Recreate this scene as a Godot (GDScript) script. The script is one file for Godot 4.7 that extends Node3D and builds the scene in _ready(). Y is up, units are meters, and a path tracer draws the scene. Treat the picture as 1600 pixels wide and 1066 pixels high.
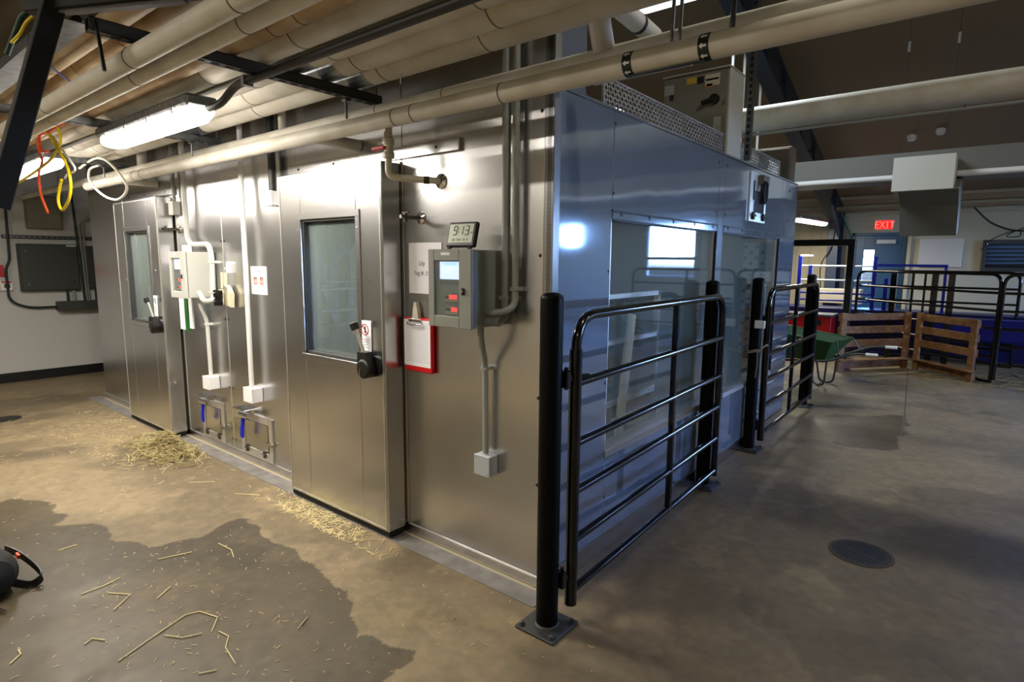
extends Node3D

var M := {}
var used := {}
var rng := RandomNumberGenerator.new()

# ---------------------------------------------------------------- mesh helpers
func ns() -> SurfaceTool:
	var s := SurfaceTool.new()
	s.begin(Mesh.PRIMITIVE_TRIANGLES)
	return s

func tri3(s: SurfaceTool, a: Vector3, b: Vector3, c: Vector3, na: Vector3, nb: Vector3, nc: Vector3, ua := Vector2.ZERO, ub := Vector2.ZERO, uc := Vector2.ZERO) -> void:
	var flip: bool = (c - a).cross(b - a).dot(na + nb + nc) < 0.0
	s.set_normal(na); s.set_uv(ua); s.add_vertex(a)
	if flip:
		s.set_normal(nc); s.set_uv(uc); s.add_vertex(c)
		s.set_normal(nb); s.set_uv(ub); s.add_vertex(b)
	else:
		s.set_normal(nb); s.set_uv(ub); s.add_vertex(b)
		s.set_normal(nc); s.set_uv(uc); s.add_vertex(c)

func quad(s: SurfaceTool, a: Vector3, b: Vector3, c: Vector3, d: Vector3, n: Vector3) -> void:
	var u0 := Vector2(0, 1); var u1 := Vector2(1, 1); var u2 := Vector2(1, 0); var u3 := Vector2(0, 0)
	tri3(s, a, b, c, n, n, n, u0, u1, u2)
	tri3(s, a, c, d, n, n, n, u0, u2, u3)

func box(s: SurfaceTool, c: Vector3, size: Vector3, bev := 0.0, B := Basis.IDENTITY) -> void:
	var h := size * 0.5
	var b: float = minf(bev, minf(h.x, minf(h.y, h.z)) * 0.9)
	for ax in 3:
		var u := (ax + 1) % 3
		var v := (ax + 2) % 3
		for sg in [-1.0, 1.0]:
			var p := []
			for q in [[-1, -1], [1, -1], [1, 1], [-1, 1]]:
				var w := Vector3.ZERO
				w[ax] = sg * h[ax]; w[u] = q[0] * (h[u] - b); w[v] = q[1] * (h[v] - b)
				p.append(c + B * w)
			var n := Vector3.ZERO
			n[ax] = sg
			quad(s, p[0], p[1], p[2], p[3], B * n)
	if b <= 0.0:
		return
	for ax in 3:
		var u := (ax + 1) % 3
		var v := (ax + 2) % 3
		for su in [-1.0, 1.0]:
			for sv in [-1.0, 1.0]:
				var p := []
				for q in [[-1.0, 0], [1.0, 0], [1.0, 1], [-1.0, 1]]:
					var w := Vector3.ZERO
					w[ax] = q[0] * (h[ax] - b)
					w[u] = su * (h[u] - (b if q[1] == 1 else 0.0))
					w[v] = sv * (h[v] - (b if q[1] == 0 else 0.0))
					p.append(c + B * w)
				var n := Vector3.ZERO
				n[u] = su; n[v] = sv
				quad(s, p[0], p[1], p[2], p[3], (B * n).normalized())
	for sx in [-1.0, 1.0]:
		for sy in [-1.0, 1.0]:
			for sz in [-1.0, 1.0]:
				var sg := Vector3(sx, sy, sz)
				var p := []
				for k in 3:
					var w := Vector3(h.x - b, h.y - b, h.z - b)
					w[k] = h[k]
					p.append(c + B * (w * sg))
				var n := (B * sg).normalized()
				tri3(s, p[0], p[1], p[2], n, n, n)

func bx(s: SurfaceTool, x0: float, x1: float, y0: float, y1: float, z0: float, z1: float, bev := 0.0) -> void:
	box(s, Vector3((x0 + x1) / 2, (y0 + y1) / 2, (z0 + z1) / 2), Vector3(absf(x1 - x0), absf(y1 - y0), absf(z1 - z0)), bev)

func bar(s: SurfaceTool, a: Vector3, b: Vector3, w: float, t: float, up := Vector3.UP, bev := 0.0) -> void:
	var d := (b - a)
	var z := d.normalized()
	if absf(z.dot(up)) > 0.98:
		up = Vector3.RIGHT
	var x := up.cross(z).normalized()
	var y := z.cross(x)
	box(s, (a + b) / 2, Vector3(w, t, d.length()), bev, Basis(x, y, z))

func tube(s: SurfaceTool, pts: Array, r: float, n := 12, caps := true, closed := false) -> void:
	var m := pts.size()
	var T := []
	for i in m:
		var a: Vector3 = pts[(i - 1 + m) % m] if closed else pts[maxi(i - 1, 0)]
		var b: Vector3 = pts[(i + 1) % m] if closed else pts[mini(i + 1, m - 1)]
		T.append((b - a).normalized())
	var u: Vector3 = Vector3.UP.cross(T[0])
	if u.length() < 0.05:
		u = Vector3.RIGHT.cross(T[0])
	u = u.normalized()
	var rings := []
	for i in m:
		u = (u - T[i] * u.dot(T[i])).normalized()
		var v: Vector3 = T[i].cross(u)
		var ring := []
		for k in n:
			var an := TAU * k / n
			ring.append(u * cos(an) + v * sin(an))
		rings.append(ring)
	var last := m if closed else m - 1
	var acc := 0.0
	for i in last:
		var j := (i + 1) % m
		var p: Vector3 = pts[i]
		var q: Vector3 = pts[j]
		var acc2 := acc + p.distance_to(q)
		for k in n:
			var l := (k + 1) % n
			var a: Vector3 = rings[i][k]; var b: Vector3 = rings[i][l]; var c: Vector3 = rings[j][l]; var d: Vector3 = rings[j][k]
			var ua := Vector2(acc, float(k) / n); var ub := Vector2(acc, float(k + 1) / n); var uc := Vector2(acc2, float(k + 1) / n); var ud := Vector2(acc2, float(k) / n)
			tri3(s, p + a * r, p + b * r, q + c * r, a, b, c, ua, ub, uc)
			tri3(s, p + a * r, q + c * r, q + d * r, a, c, d, ua, uc, ud)
		acc = acc2
	if caps and not closed:
		for e in [0, m - 1]:
			var nn: Vector3 = -T[0] if e == 0 else T[m - 1]
			var p: Vector3 = pts[e]
			for k in n:
				tri3(s, p, p + rings[e][k] * r, p + rings[e][(k + 1) % n] * r, nn, nn, nn)

func cyl(s: SurfaceTool, a: Vector3, b: Vector3, r: float, n := 16) -> void:
	tube(s, [a, b], r, n)

func fillet(pts: Array, rad: float, seg := 6) -> Array:
	var out := [pts[0]]
	for i in range(1, pts.size() - 1):
		var p: Vector3 = pts[i]
		var d0: Vector3 = (pts[i - 1] - p)
		var d1: Vector3 = (pts[i + 1] - p)
		var rr: float = minf(rad, minf(d0.length(), d1.length()) * 0.49)
		var a := p + d0.normalized() * rr
		var b := p + d1.normalized() * rr
		for k in seg + 1:
			var t := float(k) / seg
			out.append(a.lerp(p, t).lerp(p.lerp(b, t), t))
	out.append(pts[pts.size() - 1])
	return out

func smoothpath(pts: Array, per := 8) -> Array:
	var out := []
	for i in pts.size() - 1:
		var p0: Vector3 = pts[maxi(i - 1, 0)]; var p1: Vector3 = pts[i]; var p2: Vector3 = pts[i + 1]; var p3: Vector3 = pts[mini(i + 2, pts.size() - 1)]
		for k in per:
			out.append(p1.cubic_interpolate(p2, p0, p3, float(k) / per))
	out.append(pts[pts.size() - 1])
	return out

# lathe: profile of Vector2(radius, height) turned round axis d from o
func lathe(s: SurfaceTool, o: Vector3, d: Vector3, prof: Array, n := 20) -> void:
	d = d.normalized()
	var u := (Vector3.UP if absf(d.y) < 0.9 else Vector3.RIGHT).cross(d).normalized()
	var v := d.cross(u)
	for i in prof.size() - 1:
		var p: Vector2 = prof[i]
		var q: Vector2 = prof[i + 1]
		var t := (q - p)
		var nr := Vector2(t.y, -t.x).normalized()
		for k in n:
			var e0 := u * cos(TAU * k / n) + v * sin(TAU * k / n)
			var e1 := u * cos(TAU * (k + 1) / n) + v * sin(TAU * (k + 1) / n)
			var n0 := e0 * nr.x + d * nr.y
			var n1 := e1 * nr.x + d * nr.y
			var a := o + e0 * p.x + d * p.y; var b := o + e1 * p.x + d * p.y; var c := o + e1 * q.x + d * q.y; var f := o + e0 * q.x + d * q.y
			if p.x > 0.00001:
				tri3(s, a, b, c, n0, n1, n1)
			if q.x > 0.00001:
				tri3(s, a, c, f, n0, n1, n0)

# extrude a polygon given in (u, v) from o by dv
func prism(s: SurfaceTool, poly: PackedVector2Array, o: Vector3, u: Vector3, v: Vector3, dv: Vector3) -> void:
	var idx := Geometry2D.triangulate_polygon(poly)
	var n := dv.normalized()
	var bb := Rect2(poly[0], Vector2.ZERO)
	for p in poly:
		bb = bb.expand(p)
	var P := func(i: int, off: Vector3) -> Vector3: return o + u * poly[i].x + v * poly[i].y + off
	for k in range(0, idx.size(), 3):
		var ids := [idx[k], idx[k + 1], idx[k + 2]]
		var uv := []
		for i in ids:
			uv.append(Vector2((poly[i].x - bb.position.x) / maxf(bb.size.x, 1e-5), 1.0 - (poly[i].y - bb.position.y) / maxf(bb.size.y, 1e-5)))
		tri3(s, P.call(ids[0], dv), P.call(ids[1], dv), P.call(ids[2], dv), n, n, n, uv[0], uv[1], uv[2])
		tri3(s, P.call(ids[0], Vector3.ZERO), P.call(ids[1], Vector3.ZERO), P.call(ids[2], Vector3.ZERO), -n, -n, -n, uv[0], uv[1], uv[2])
	var ccw := 0.0
	for i in poly.size():
		var a := poly[i]; var b := poly[(i + 1) % poly.size()]
		ccw += a.cross(b)
	for i in poly.size():
		var j := (i + 1) % poly.size()
		var e := (poly[j] - poly[i])
		var nn := Vector2(e.y, -e.x).normalized() * signf(ccw)
		var w := (u * nn.x + v * nn.y).normalized()
		quad(s, P.call(i, Vector3.ZERO), P.call(j, Vector3.ZERO), P.call(j, dv), P.call(i, dv), w)

# ---------------------------------------------------------------- object helpers
func numbered(n: String, parent: Node) -> String:
	var key := str(parent.get_instance_id()) + n
	var k: int = used.get(key, 0)
	used[key] = k + 1
	return n if k == 0 else "%s_%03d" % [n, k]

func origin_of(p: Node) -> Vector3:
	var o := Vector3.ZERO
	while p != self and p != null:
		o += (p as Node3D).position
		p = p.get_parent()
	return o

# commit geometry given in world coordinates as one named mesh
func obj(called: String, s: SurfaceTool, m: Material, parent: Node = self) -> MeshInstance3D:
	var o := MeshInstance3D.new()
	o.name = numbered(called, parent)
	o.mesh = s.commit()
	o.mesh.surface_set_material(0, m)
	parent.add_child(o, true)
	o.position = -origin_of(parent)
	return o

func share(called: String, mesh: Mesh, xf: Transform3D, parent: Node) -> MeshInstance3D:
	var o := MeshInstance3D.new()
	o.name = numbered(called, parent)
	o.mesh = mesh
	parent.add_child(o, true)
	o.transform = xf
	o.position = xf.origin - origin_of(parent)
	return o

func thing(called: String, label: String, cat: String, at: Vector3, group := "") -> Node3D:
	var o := Node3D.new()
	o.name = numbered(called, self)
	add_child(o)
	o.position = at
	return tag(o, label, cat, group)

func tag(o: Node3D, label: String, cat: String, group := "") -> Node3D:
	o.set_meta("label", label)
	o.set_meta("category", cat)
	if group:
		o.set_meta("group", group)
	return o

func struct(called: String, s: SurfaceTool, m: Material, label := "") -> MeshInstance3D:
	var o := obj(called, s, m)
	o.set_meta("kind", "structure")
	if label:
		o.set_meta("label", label)
	return o

func structnode(called: String, label: String, at: Vector3) -> Node3D:
	var o := Node3D.new()
	o.name = numbered(called, self)
	add_child(o)
	o.position = at
	o.set_meta("kind", "structure")
	o.set_meta("label", label)
	return o

func mat(c: Color, rough := 0.6, metal := 0.0) -> StandardMaterial3D:
	var m := StandardMaterial3D.new()
	m.albedo_color = c
	m.roughness = rough
	m.metallic = metal
	return m

func glow(c: Color, e: float) -> StandardMaterial3D:
	var m := mat(c, 0.5)
	m.emission_enabled = true
	m.emission = c
	m.emission_energy_multiplier = e
	return m

func noise(freq: float, sd: int, oct := 4, type := FastNoiseLite.TYPE_SIMPLEX_SMOOTH) -> FastNoiseLite:
	var n := FastNoiseLite.new()
	n.noise_type = type
	n.frequency = freq
	n.seed = sd
	n.fractal_octaves = oct
	return n

func ntex(freq: float, sd: int, c0: Color, c1: Color, size := 512, oct := 4) -> NoiseTexture2D:
	var t := NoiseTexture2D.new()
	t.width = size; t.height = size
	t.seamless = true
	t.noise = noise(freq, sd, oct)
	var g := Gradient.new()
	g.set_color(0, c0); g.set_color(1, c1)
	t.color_ramp = g
	return t

func nnorm(freq: float, sd: int, strength: float, size := 512, oct := 3) -> NoiseTexture2D:
	var t := NoiseTexture2D.new()
	t.width = size; t.height = size
	t.seamless = true
	t.as_normal_map = true
	t.bump_strength = strength
	t.noise = noise(freq, sd, oct)
	return t

func tri_world(m: StandardMaterial3D, sc: float, world := true) -> void:
	m.uv1_triplanar = true
	m.uv1_world_triplanar = world
	m.uv1_scale = Vector3.ONE * sc

# ---------------------------------------------------------------- ready
func _ready() -> void:
	rng.seed = 7
	var cam := Camera3D.new()
	cam.name = "camera"
	add_child(cam)
	cam.transform = Transform3D(Basis(Vector3.UP, deg_to_rad(38.92)) * Basis(Vector3.RIGHT, deg_to_rad(-7.90)) * Basis(Vector3.BACK, deg_to_rad(0.42)), Vector3(1.4208, 1.5, 2.0227))
	cam.fov = rad_to_deg(2.0 * atan(533.0 / 911.5))
	cam.near = 0.05
	cam.current = true
	var env := Environment.new()
	env.background_mode = Environment.BG_SKY
	var sky := Sky.new()
	var sm := ProceduralSkyMaterial.new()
	sm.sky_top_color = Color(0.35, 0.58, 1.0)
	sm.sky_horizon_color = Color(0.70, 0.84, 1.0)
	sm.ground_bottom_color = Color(0.45, 0.47, 0.5)
	sm.ground_horizon_color = Color(0.7, 0.78, 0.88)
	sm.sky_energy_multiplier = 5.5
	sm.ground_energy_multiplier = 0.8
	sm.sun_angle_max = 0.0
	sky.sky_material = sm
	env.sky = sky
	env.tonemap_mode = Environment.TONE_MAPPER_LINEAR
	env.tonemap_exposure = 1.15
	env.sdfgi_enabled = true
	env.ssao_enabled = true
	env.ssil_enabled = true
	var we := WorldEnvironment.new()
	we.name = "environment"
	we.environment = env
	add_child(we)
	materials()
	room()
	chamber()
	wall_gear()
	pipes()
	lamps()
	cables()
	gates()
	far_side()
	floor_things()

func materials() -> void:
	# stainless steel of the chamber's long front: slightly clouded
	var st := mat(Color(0.83, 0.83, 0.83), 0.2, 1.0)
	st.albedo_texture = ntex(0.004, 3, Color(0.95, 0.95, 0.95), Color(1, 1, 1), 512, 3)
	st.roughness = 0.27
	tri_world(st, 0.6)
	M.steel = st
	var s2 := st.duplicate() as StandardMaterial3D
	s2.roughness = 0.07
	s2.albedo_color = Color(0.70, 0.77, 0.87)  # blue tint and partly matt finish stand in for daylight mirrored here
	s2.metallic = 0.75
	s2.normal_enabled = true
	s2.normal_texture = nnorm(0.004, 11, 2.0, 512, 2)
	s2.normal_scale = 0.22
	M.steel_daylight_tint = s2
	M.steel_edge = mat(Color(0.82, 0.80, 0.77), 0.22, 1.0)
	M.steel_dark = mat(Color(0.42, 0.40, 0.38), 0.3, 1.0)
	M.steel_trim = mat(Color(0.90, 0.89, 0.87), 0.38, 0.9)
	M.chrome = mat(Color(0.85, 0.85, 0.85), 0.08, 1.0)
	var gal := mat(Color(0.62, 0.64, 0.66), 0.35, 0.9)
	gal.albedo_texture = ntex(0.03, 21, Color(0.7, 0.7, 0.72), Color(1, 1, 1), 256, 3)
	tri_world(gal, 2.0)
	M.galv = gal
	M.strut = mat(Color(0.30, 0.31, 0.31), 0.5, 0.7)
	M.plug = mat(Color(0.02, 0.02, 0.02), 0.5)
	M.gasket = mat(Color(0.025, 0.025, 0.03), 0.5)
	M.black = mat(Color(0.025, 0.025, 0.028), 0.45)
	M.rubber = mat(Color(0.03, 0.03, 0.03), 0.75)
	var gate := mat(Color(0.012, 0.016, 0.030), 0.14)
	gate.clearcoat_enabled = true
	gate.clearcoat = 0.3
	gate.clearcoat_roughness = 0.1
	gate.metallic_specular = 0.5
	M.gate = gate
	var post := mat(Color(0.022, 0.021, 0.020), 0.42)
	post.albedo_texture = ntex(0.02, 31, Color(0.6, 0.6, 0.6), Color(1, 1, 1), 256, 4)
	tri_world(post, 1.5)
	post.metallic_specular = 0.25
	M.post = post
	M.plate = mat(Color(0.16, 0.16, 0.16), 0.55)
	var pw := mat(Color(0.86, 0.85, 0.81), 0.55)
	pw.albedo_texture = ntex(0.01, 41, Color(0.88, 0.86, 0.82), Color(1, 1, 1), 512, 4)
	tri_world(pw, 0.8)
	M.pipe = pw
	var ptan := mat(Color(0.72, 0.67, 0.57), 0.6)
	ptan.albedo_texture = ntex(0.008, 43, Color(0.76, 0.64, 0.50), Color(1, 0.98, 0.92), 512, 4)
	tri_world(ptan, 0.9)
	M.pipe_tan = ptan
	M.seam = mat(Color(0.33, 0.31, 0.28), 0.7)
	M.pvc = mat(Color(0.80, 0.78, 0.70), 0.4)
	M.conduit = mat(Color(0.56, 0.57, 0.55), 0.5)
	M.conduit_white = mat(Color(0.82, 0.82, 0.80), 0.45)
	M.conduit_dark = mat(Color(0.09, 0.09, 0.085), 0.5)
	M.conduit_green = mat(Color(0.03, 0.12, 0.10), 0.45)
	M.enclosure = mat(Color(0.55, 0.565, 0.535), 0.5)
	M.enclosure_light = mat(Color(0.74, 0.745, 0.715), 0.5)
	M.enclosure_dark = mat(Color(0.22, 0.23, 0.22), 0.5)
	M.grey_box = mat(Color(0.66, 0.68, 0.69), 0.5)
	M.white_box = mat(Color(0.90, 0.90, 0.90), 0.5)
	M.paper = mat(Color(0.92, 0.92, 0.94), 0.8)
	M.red = mat(Color(0.72, 0.04, 0.05), 0.4)
	M.red_clip = mat(Color(0.80, 0.05, 0.10), 0.3)
	M.blue = mat(Color(0.03, 0.10, 0.75), 0.4)
	M.green = mat(Color(0.05, 0.38, 0.12), 0.5)
	M.cream = mat(Color(0.84, 0.81, 0.70), 0.5)
	M.ink = mat(Color(0.08, 0.09, 0.12), 0.7)
	M.lcd = mat(Color(0.72, 0.76, 0.66), 0.35)
	M.lcd_ink = mat(Color(0.05, 0.10, 0.18), 0.5)
	var gl := mat(Color(0.86, 0.95, 0.93, 0.07), 0.02)
	gl.transparency = BaseMaterial3D.TRANSPARENCY_ALPHA
	M.glass = gl
	M.wall_pale = mat(Color(0.72, 0.69, 0.60), 0.75)
	M.wall_grey = mat(Color(0.76, 0.76, 0.75), 0.75)
	M.inner = mat(Color(0.34, 0.36, 0.35), 0.5)
	M.base_black = mat(Color(0.02, 0.02, 0.02), 0.5)
	var ce := mat(Color(0.56, 0.49, 0.39), 0.8)
	M.ceiling = ce
	M.frame_blue = mat(Color(0.13, 0.18, 0.26), 0.5)
	M.door_blue = mat(Color(0.10, 0.28, 0.42), 0.4)
	M.pen_blue = mat(Color(0.05, 0.10, 0.52), 0.35)
	M.galv_white = mat(Color(0.82, 0.84, 0.86), 0.4)
	M.duct = mat(Color(0.42, 0.42, 0.40), 0.5, 0.0)
	M.duct_white = mat(Color(0.78, 0.77, 0.74), 0.5)
	M.frame_green = mat(Color(0.02, 0.045, 0.04), 0.4)
	var wd := mat(Color(0.64, 0.47, 0.28), 0.7)
	var wt := NoiseTexture2D.new()
	wt.width = 512; wt.height = 512; wt.seamless = true
	wt.noise = noise(0.015, 61, 4)
	var wg := Gradient.new()
	wg.set_color(0, Color(0.6, 0.5, 0.42)); wg.set_color(1, Color(1, 1, 0.96))
	wt.color_ramp = wg
	wd.albedo_texture = wt
	tri_world(wd, 1.2)
	M.wood = wd
	M.barrow = mat(Color(0.09, 0.28, 0.10), 0.5)
	M.hay = mat(Color(0.66, 0.58, 0.40), 0.8)
	M.hay_pale = mat(Color(0.82, 0.76, 0.56), 0.8)
	M.hay_green = mat(Color(0.66, 0.61, 0.42), 0.85)
	var mesh := mat(Color(0.62, 0.61, 0.59), 0.5, 0.6)
	M.mesh = mesh
	var iron := mat(Color(0.075, 0.065, 0.06), 0.75)
	M.iron = iron
	M.hole = mat(Color(0.01, 0.01, 0.01), 0.9)
	M.strip = mat(Color(0.52, 0.51, 0.50), 0.5)
	var strip: StandardMaterial3D = M.strip
	strip.albedo_texture = ntex(0.02, 71, Color(0.75, 0.74, 0.72), Color(1, 1, 1), 256, 5)
	tri_world(strip, 1.5)
	# perforated sheet: flat sheet metal with a regular pattern of holes
	var im := Image.create(256, 256, false, Image.FORMAT_RGB8)
	im.fill(Color(0.46, 0.50, 0.51))
	for i in 4:
		for j in 4:
			for k in 2:
				var cx := i * 64 + 16 + k * 32
				var cy := j * 64 + 16 + k * 32
				im.fill_rect(Rect2i(cx - 9, cy - 7, 18, 14), Color(0.10, 0.11, 0.12))
				im.fill_rect(Rect2i(cx - 6, cy - 9, 12, 18), Color(0.10, 0.11, 0.12))
	var pf := mat(Color(1, 1, 1), 0.45)
	pf.albedo_texture = ImageTexture.create_from_image(im)
	tri_world(pf, 2.4)
	M.perf = pf

# concrete floor with its own stains and joints, mapped over x -8..4, z -11..3.5
func floor_material() -> StandardMaterial3D:
	var W := 1200
	var H := 1450
	var n1 := noise(0.006, 101, 5); var n2 := noise(0.03, 102, 4); var n3 := noise(0.12, 103, 3); var n4 := noise(0.0028, 104, 4)
	var b1 := n1.get_image(W, H).get_data(); var b2 := n2.get_image(W, H).get_data(); var b3 := n3.get_image(W, H).get_data(); var b4 := n4.get_image(W, H).get_data()
	var stain := PackedVector2Array(STAIN)
	var stain2 := PackedVector2Array(STAIN2)
	var stain3 := PackedVector2Array(STAIN3)
	var mask := PackedFloat32Array()
	mask.resize(W * H)
	for job in [[stain, 1.0, 0.05], [stain2, 0.8, 0.06], [stain3, 0.25, 0.10]]:
		var poly: PackedVector2Array = job[0]
		var r := Rect2(poly[0], Vector2.ZERO)
		for p in poly:
			r = r.expand(p)
		var x0 := clampi(int((r.position.x - 0.2 + 8.0) * 100), 0, W - 1); var x1 := clampi(int((r.end.x + 0.2 + 8.0) * 100), 0, W - 1)
		var y0 := clampi(int((r.position.y - 0.2 + 11.0) * 100), 0, H - 1); var y1 := clampi(int((r.end.y + 0.2 + 11.0) * 100), 0, H - 1)
		for y in range(y0, y1 + 1):
			for x in range(x0, x1 + 1):
				var i := y * W + x
				var q := Vector2(x / 100.0 - 8.0 + (b2[i] - 128) / 128.0 * float(job[2]), y / 100.0 - 11.0 + (b2[(i + 7777) % (W * H)] - 128) / 128.0 * float(job[2]))
				if Geometry2D.is_point_in_polygon(q, poly):
					mask[i] = maxf(mask[i], float(job[1]))
	var col := PackedByteArray()
	col.resize(W * H * 3)
	var rou := PackedByteArray()
	rou.resize(W * H)
	for i in W * H:
		var a: float = b1[i] / 255.0
		var b: float = b2[i] / 255.0
		var c: float = b3[i] / 255.0
		var d: float = b4[i] / 255.0
		var v := 0.84 + 0.10 * a + 0.22 * (b - 0.5) + 0.14 * (c - 0.5)
		# dirt in broad patches
		var dirt := clampf((d + 0.22 * (b - 0.5) - 0.47) * 9.0, 0.0, 1.0)
		v *= 1.0 - 0.20 * dirt
		v *= 1.0 - 0.14 * clampf((a + 0.3 * (c - 0.5) - 0.56) * 10.0, 0.0, 1.0)
		v *= 1.0 + 0.10 * clampf((0.40 - b + 0.2 * (d - 0.5)) * 12.0, 0.0, 1.0)
		var wet: float = mask[i]
		var warm := 1.0 - 0.10 * dirt
		var r := 0.59 * v
		var g := 0.525 * v * (0.985 + 0.015 * warm)
		var bb := 0.405 * v * (1.05 - 0.05 * warm)
		if wet > 0.0:
			var k := 1.0 - wet * (0.33 + 0.12 * (1.0 - a) + 0.10 * (0.5 - c))
			r *= k * (1.0 + 0.01 * wet); g *= k * (1.0 - 0.005 * wet); bb *= k * (1.0 - 0.07 * wet)
		col[i * 3] = int(clampf(r, 0, 1) * 255)
		col[i * 3 + 1] = int(clampf(g, 0, 1) * 255)
		col[i * 3 + 2] = int(clampf(bb, 0, 1) * 255)
		rou[i] = int(clampf(0.62 + 0.18 * (b - 0.5) - 0.16 * wet, 0, 1) * 255)
	var m := mat(Color(1, 1, 1), 1.0)
	m.albedo_texture = ImageTexture.create_from_image(Image.create_from_data(W, H, false, Image.FORMAT_RGB8, col))
	m.roughness_texture = ImageTexture.create_from_image(Image.create_from_data(W, H, false, Image.FORMAT_L8, rou))
	m.texture_repeat = false
	m.metallic_specular = 0.4
	return m

const STAIN := [Vector2(-3.20, 1.33), Vector2(-3.02, 1.15), Vector2(-2.62, 1.13), Vector2(-2.54, 1.24), Vector2(-2.40, 1.07), Vector2(-2.16, 1.06), Vector2(-2.11, 1.08), Vector2(-1.97, 1.04), Vector2(-1.82, 0.91), Vector2(-1.75, 0.74),
	Vector2(-1.84, 0.52), Vector2(-1.76, 0.51), Vector2(-1.40, 0.53), Vector2(-1.19, 0.51), Vector2(-0.97, 0.54), Vector2(-0.80, 0.58), Vector2(-0.66, 0.60), Vector2(-0.54, 0.65), Vector2(-0.44, 0.70), Vector2(-0.29, 0.69),
	Vector2(-0.17, 0.67), Vector2(-0.12, 0.71), Vector2(-0.12, 0.83), Vector2(-0.13, 0.93), Vector2(-0.07, 1.50), Vector2(-0.85, 2.14), Vector2(-2.79, 2.46)]
const STAIN2 := [Vector2(0.22, -4.05), Vector2(0.34, -4.46), Vector2(0.58, -4.51), Vector2(0.94, -4.88), Vector2(0.97, -4.26), Vector2(0.96, -3.49), Vector2(0.77, -3.37), Vector2(0.56, -3.37), Vector2(0.49, -3.60)]
const STAIN3 := [Vector2(0.48, -0.92), Vector2(0.52, -1.57), Vector2(0.80, -1.93), Vector2(1.01, -1.65), Vector2(1.43, -2.11), Vector2(1.71, -1.94), Vector2(1.66, -0.64), Vector2(1.39, -0.42), Vector2(1.01, -0.22), Vector2(0.72, -0.39)]

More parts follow.
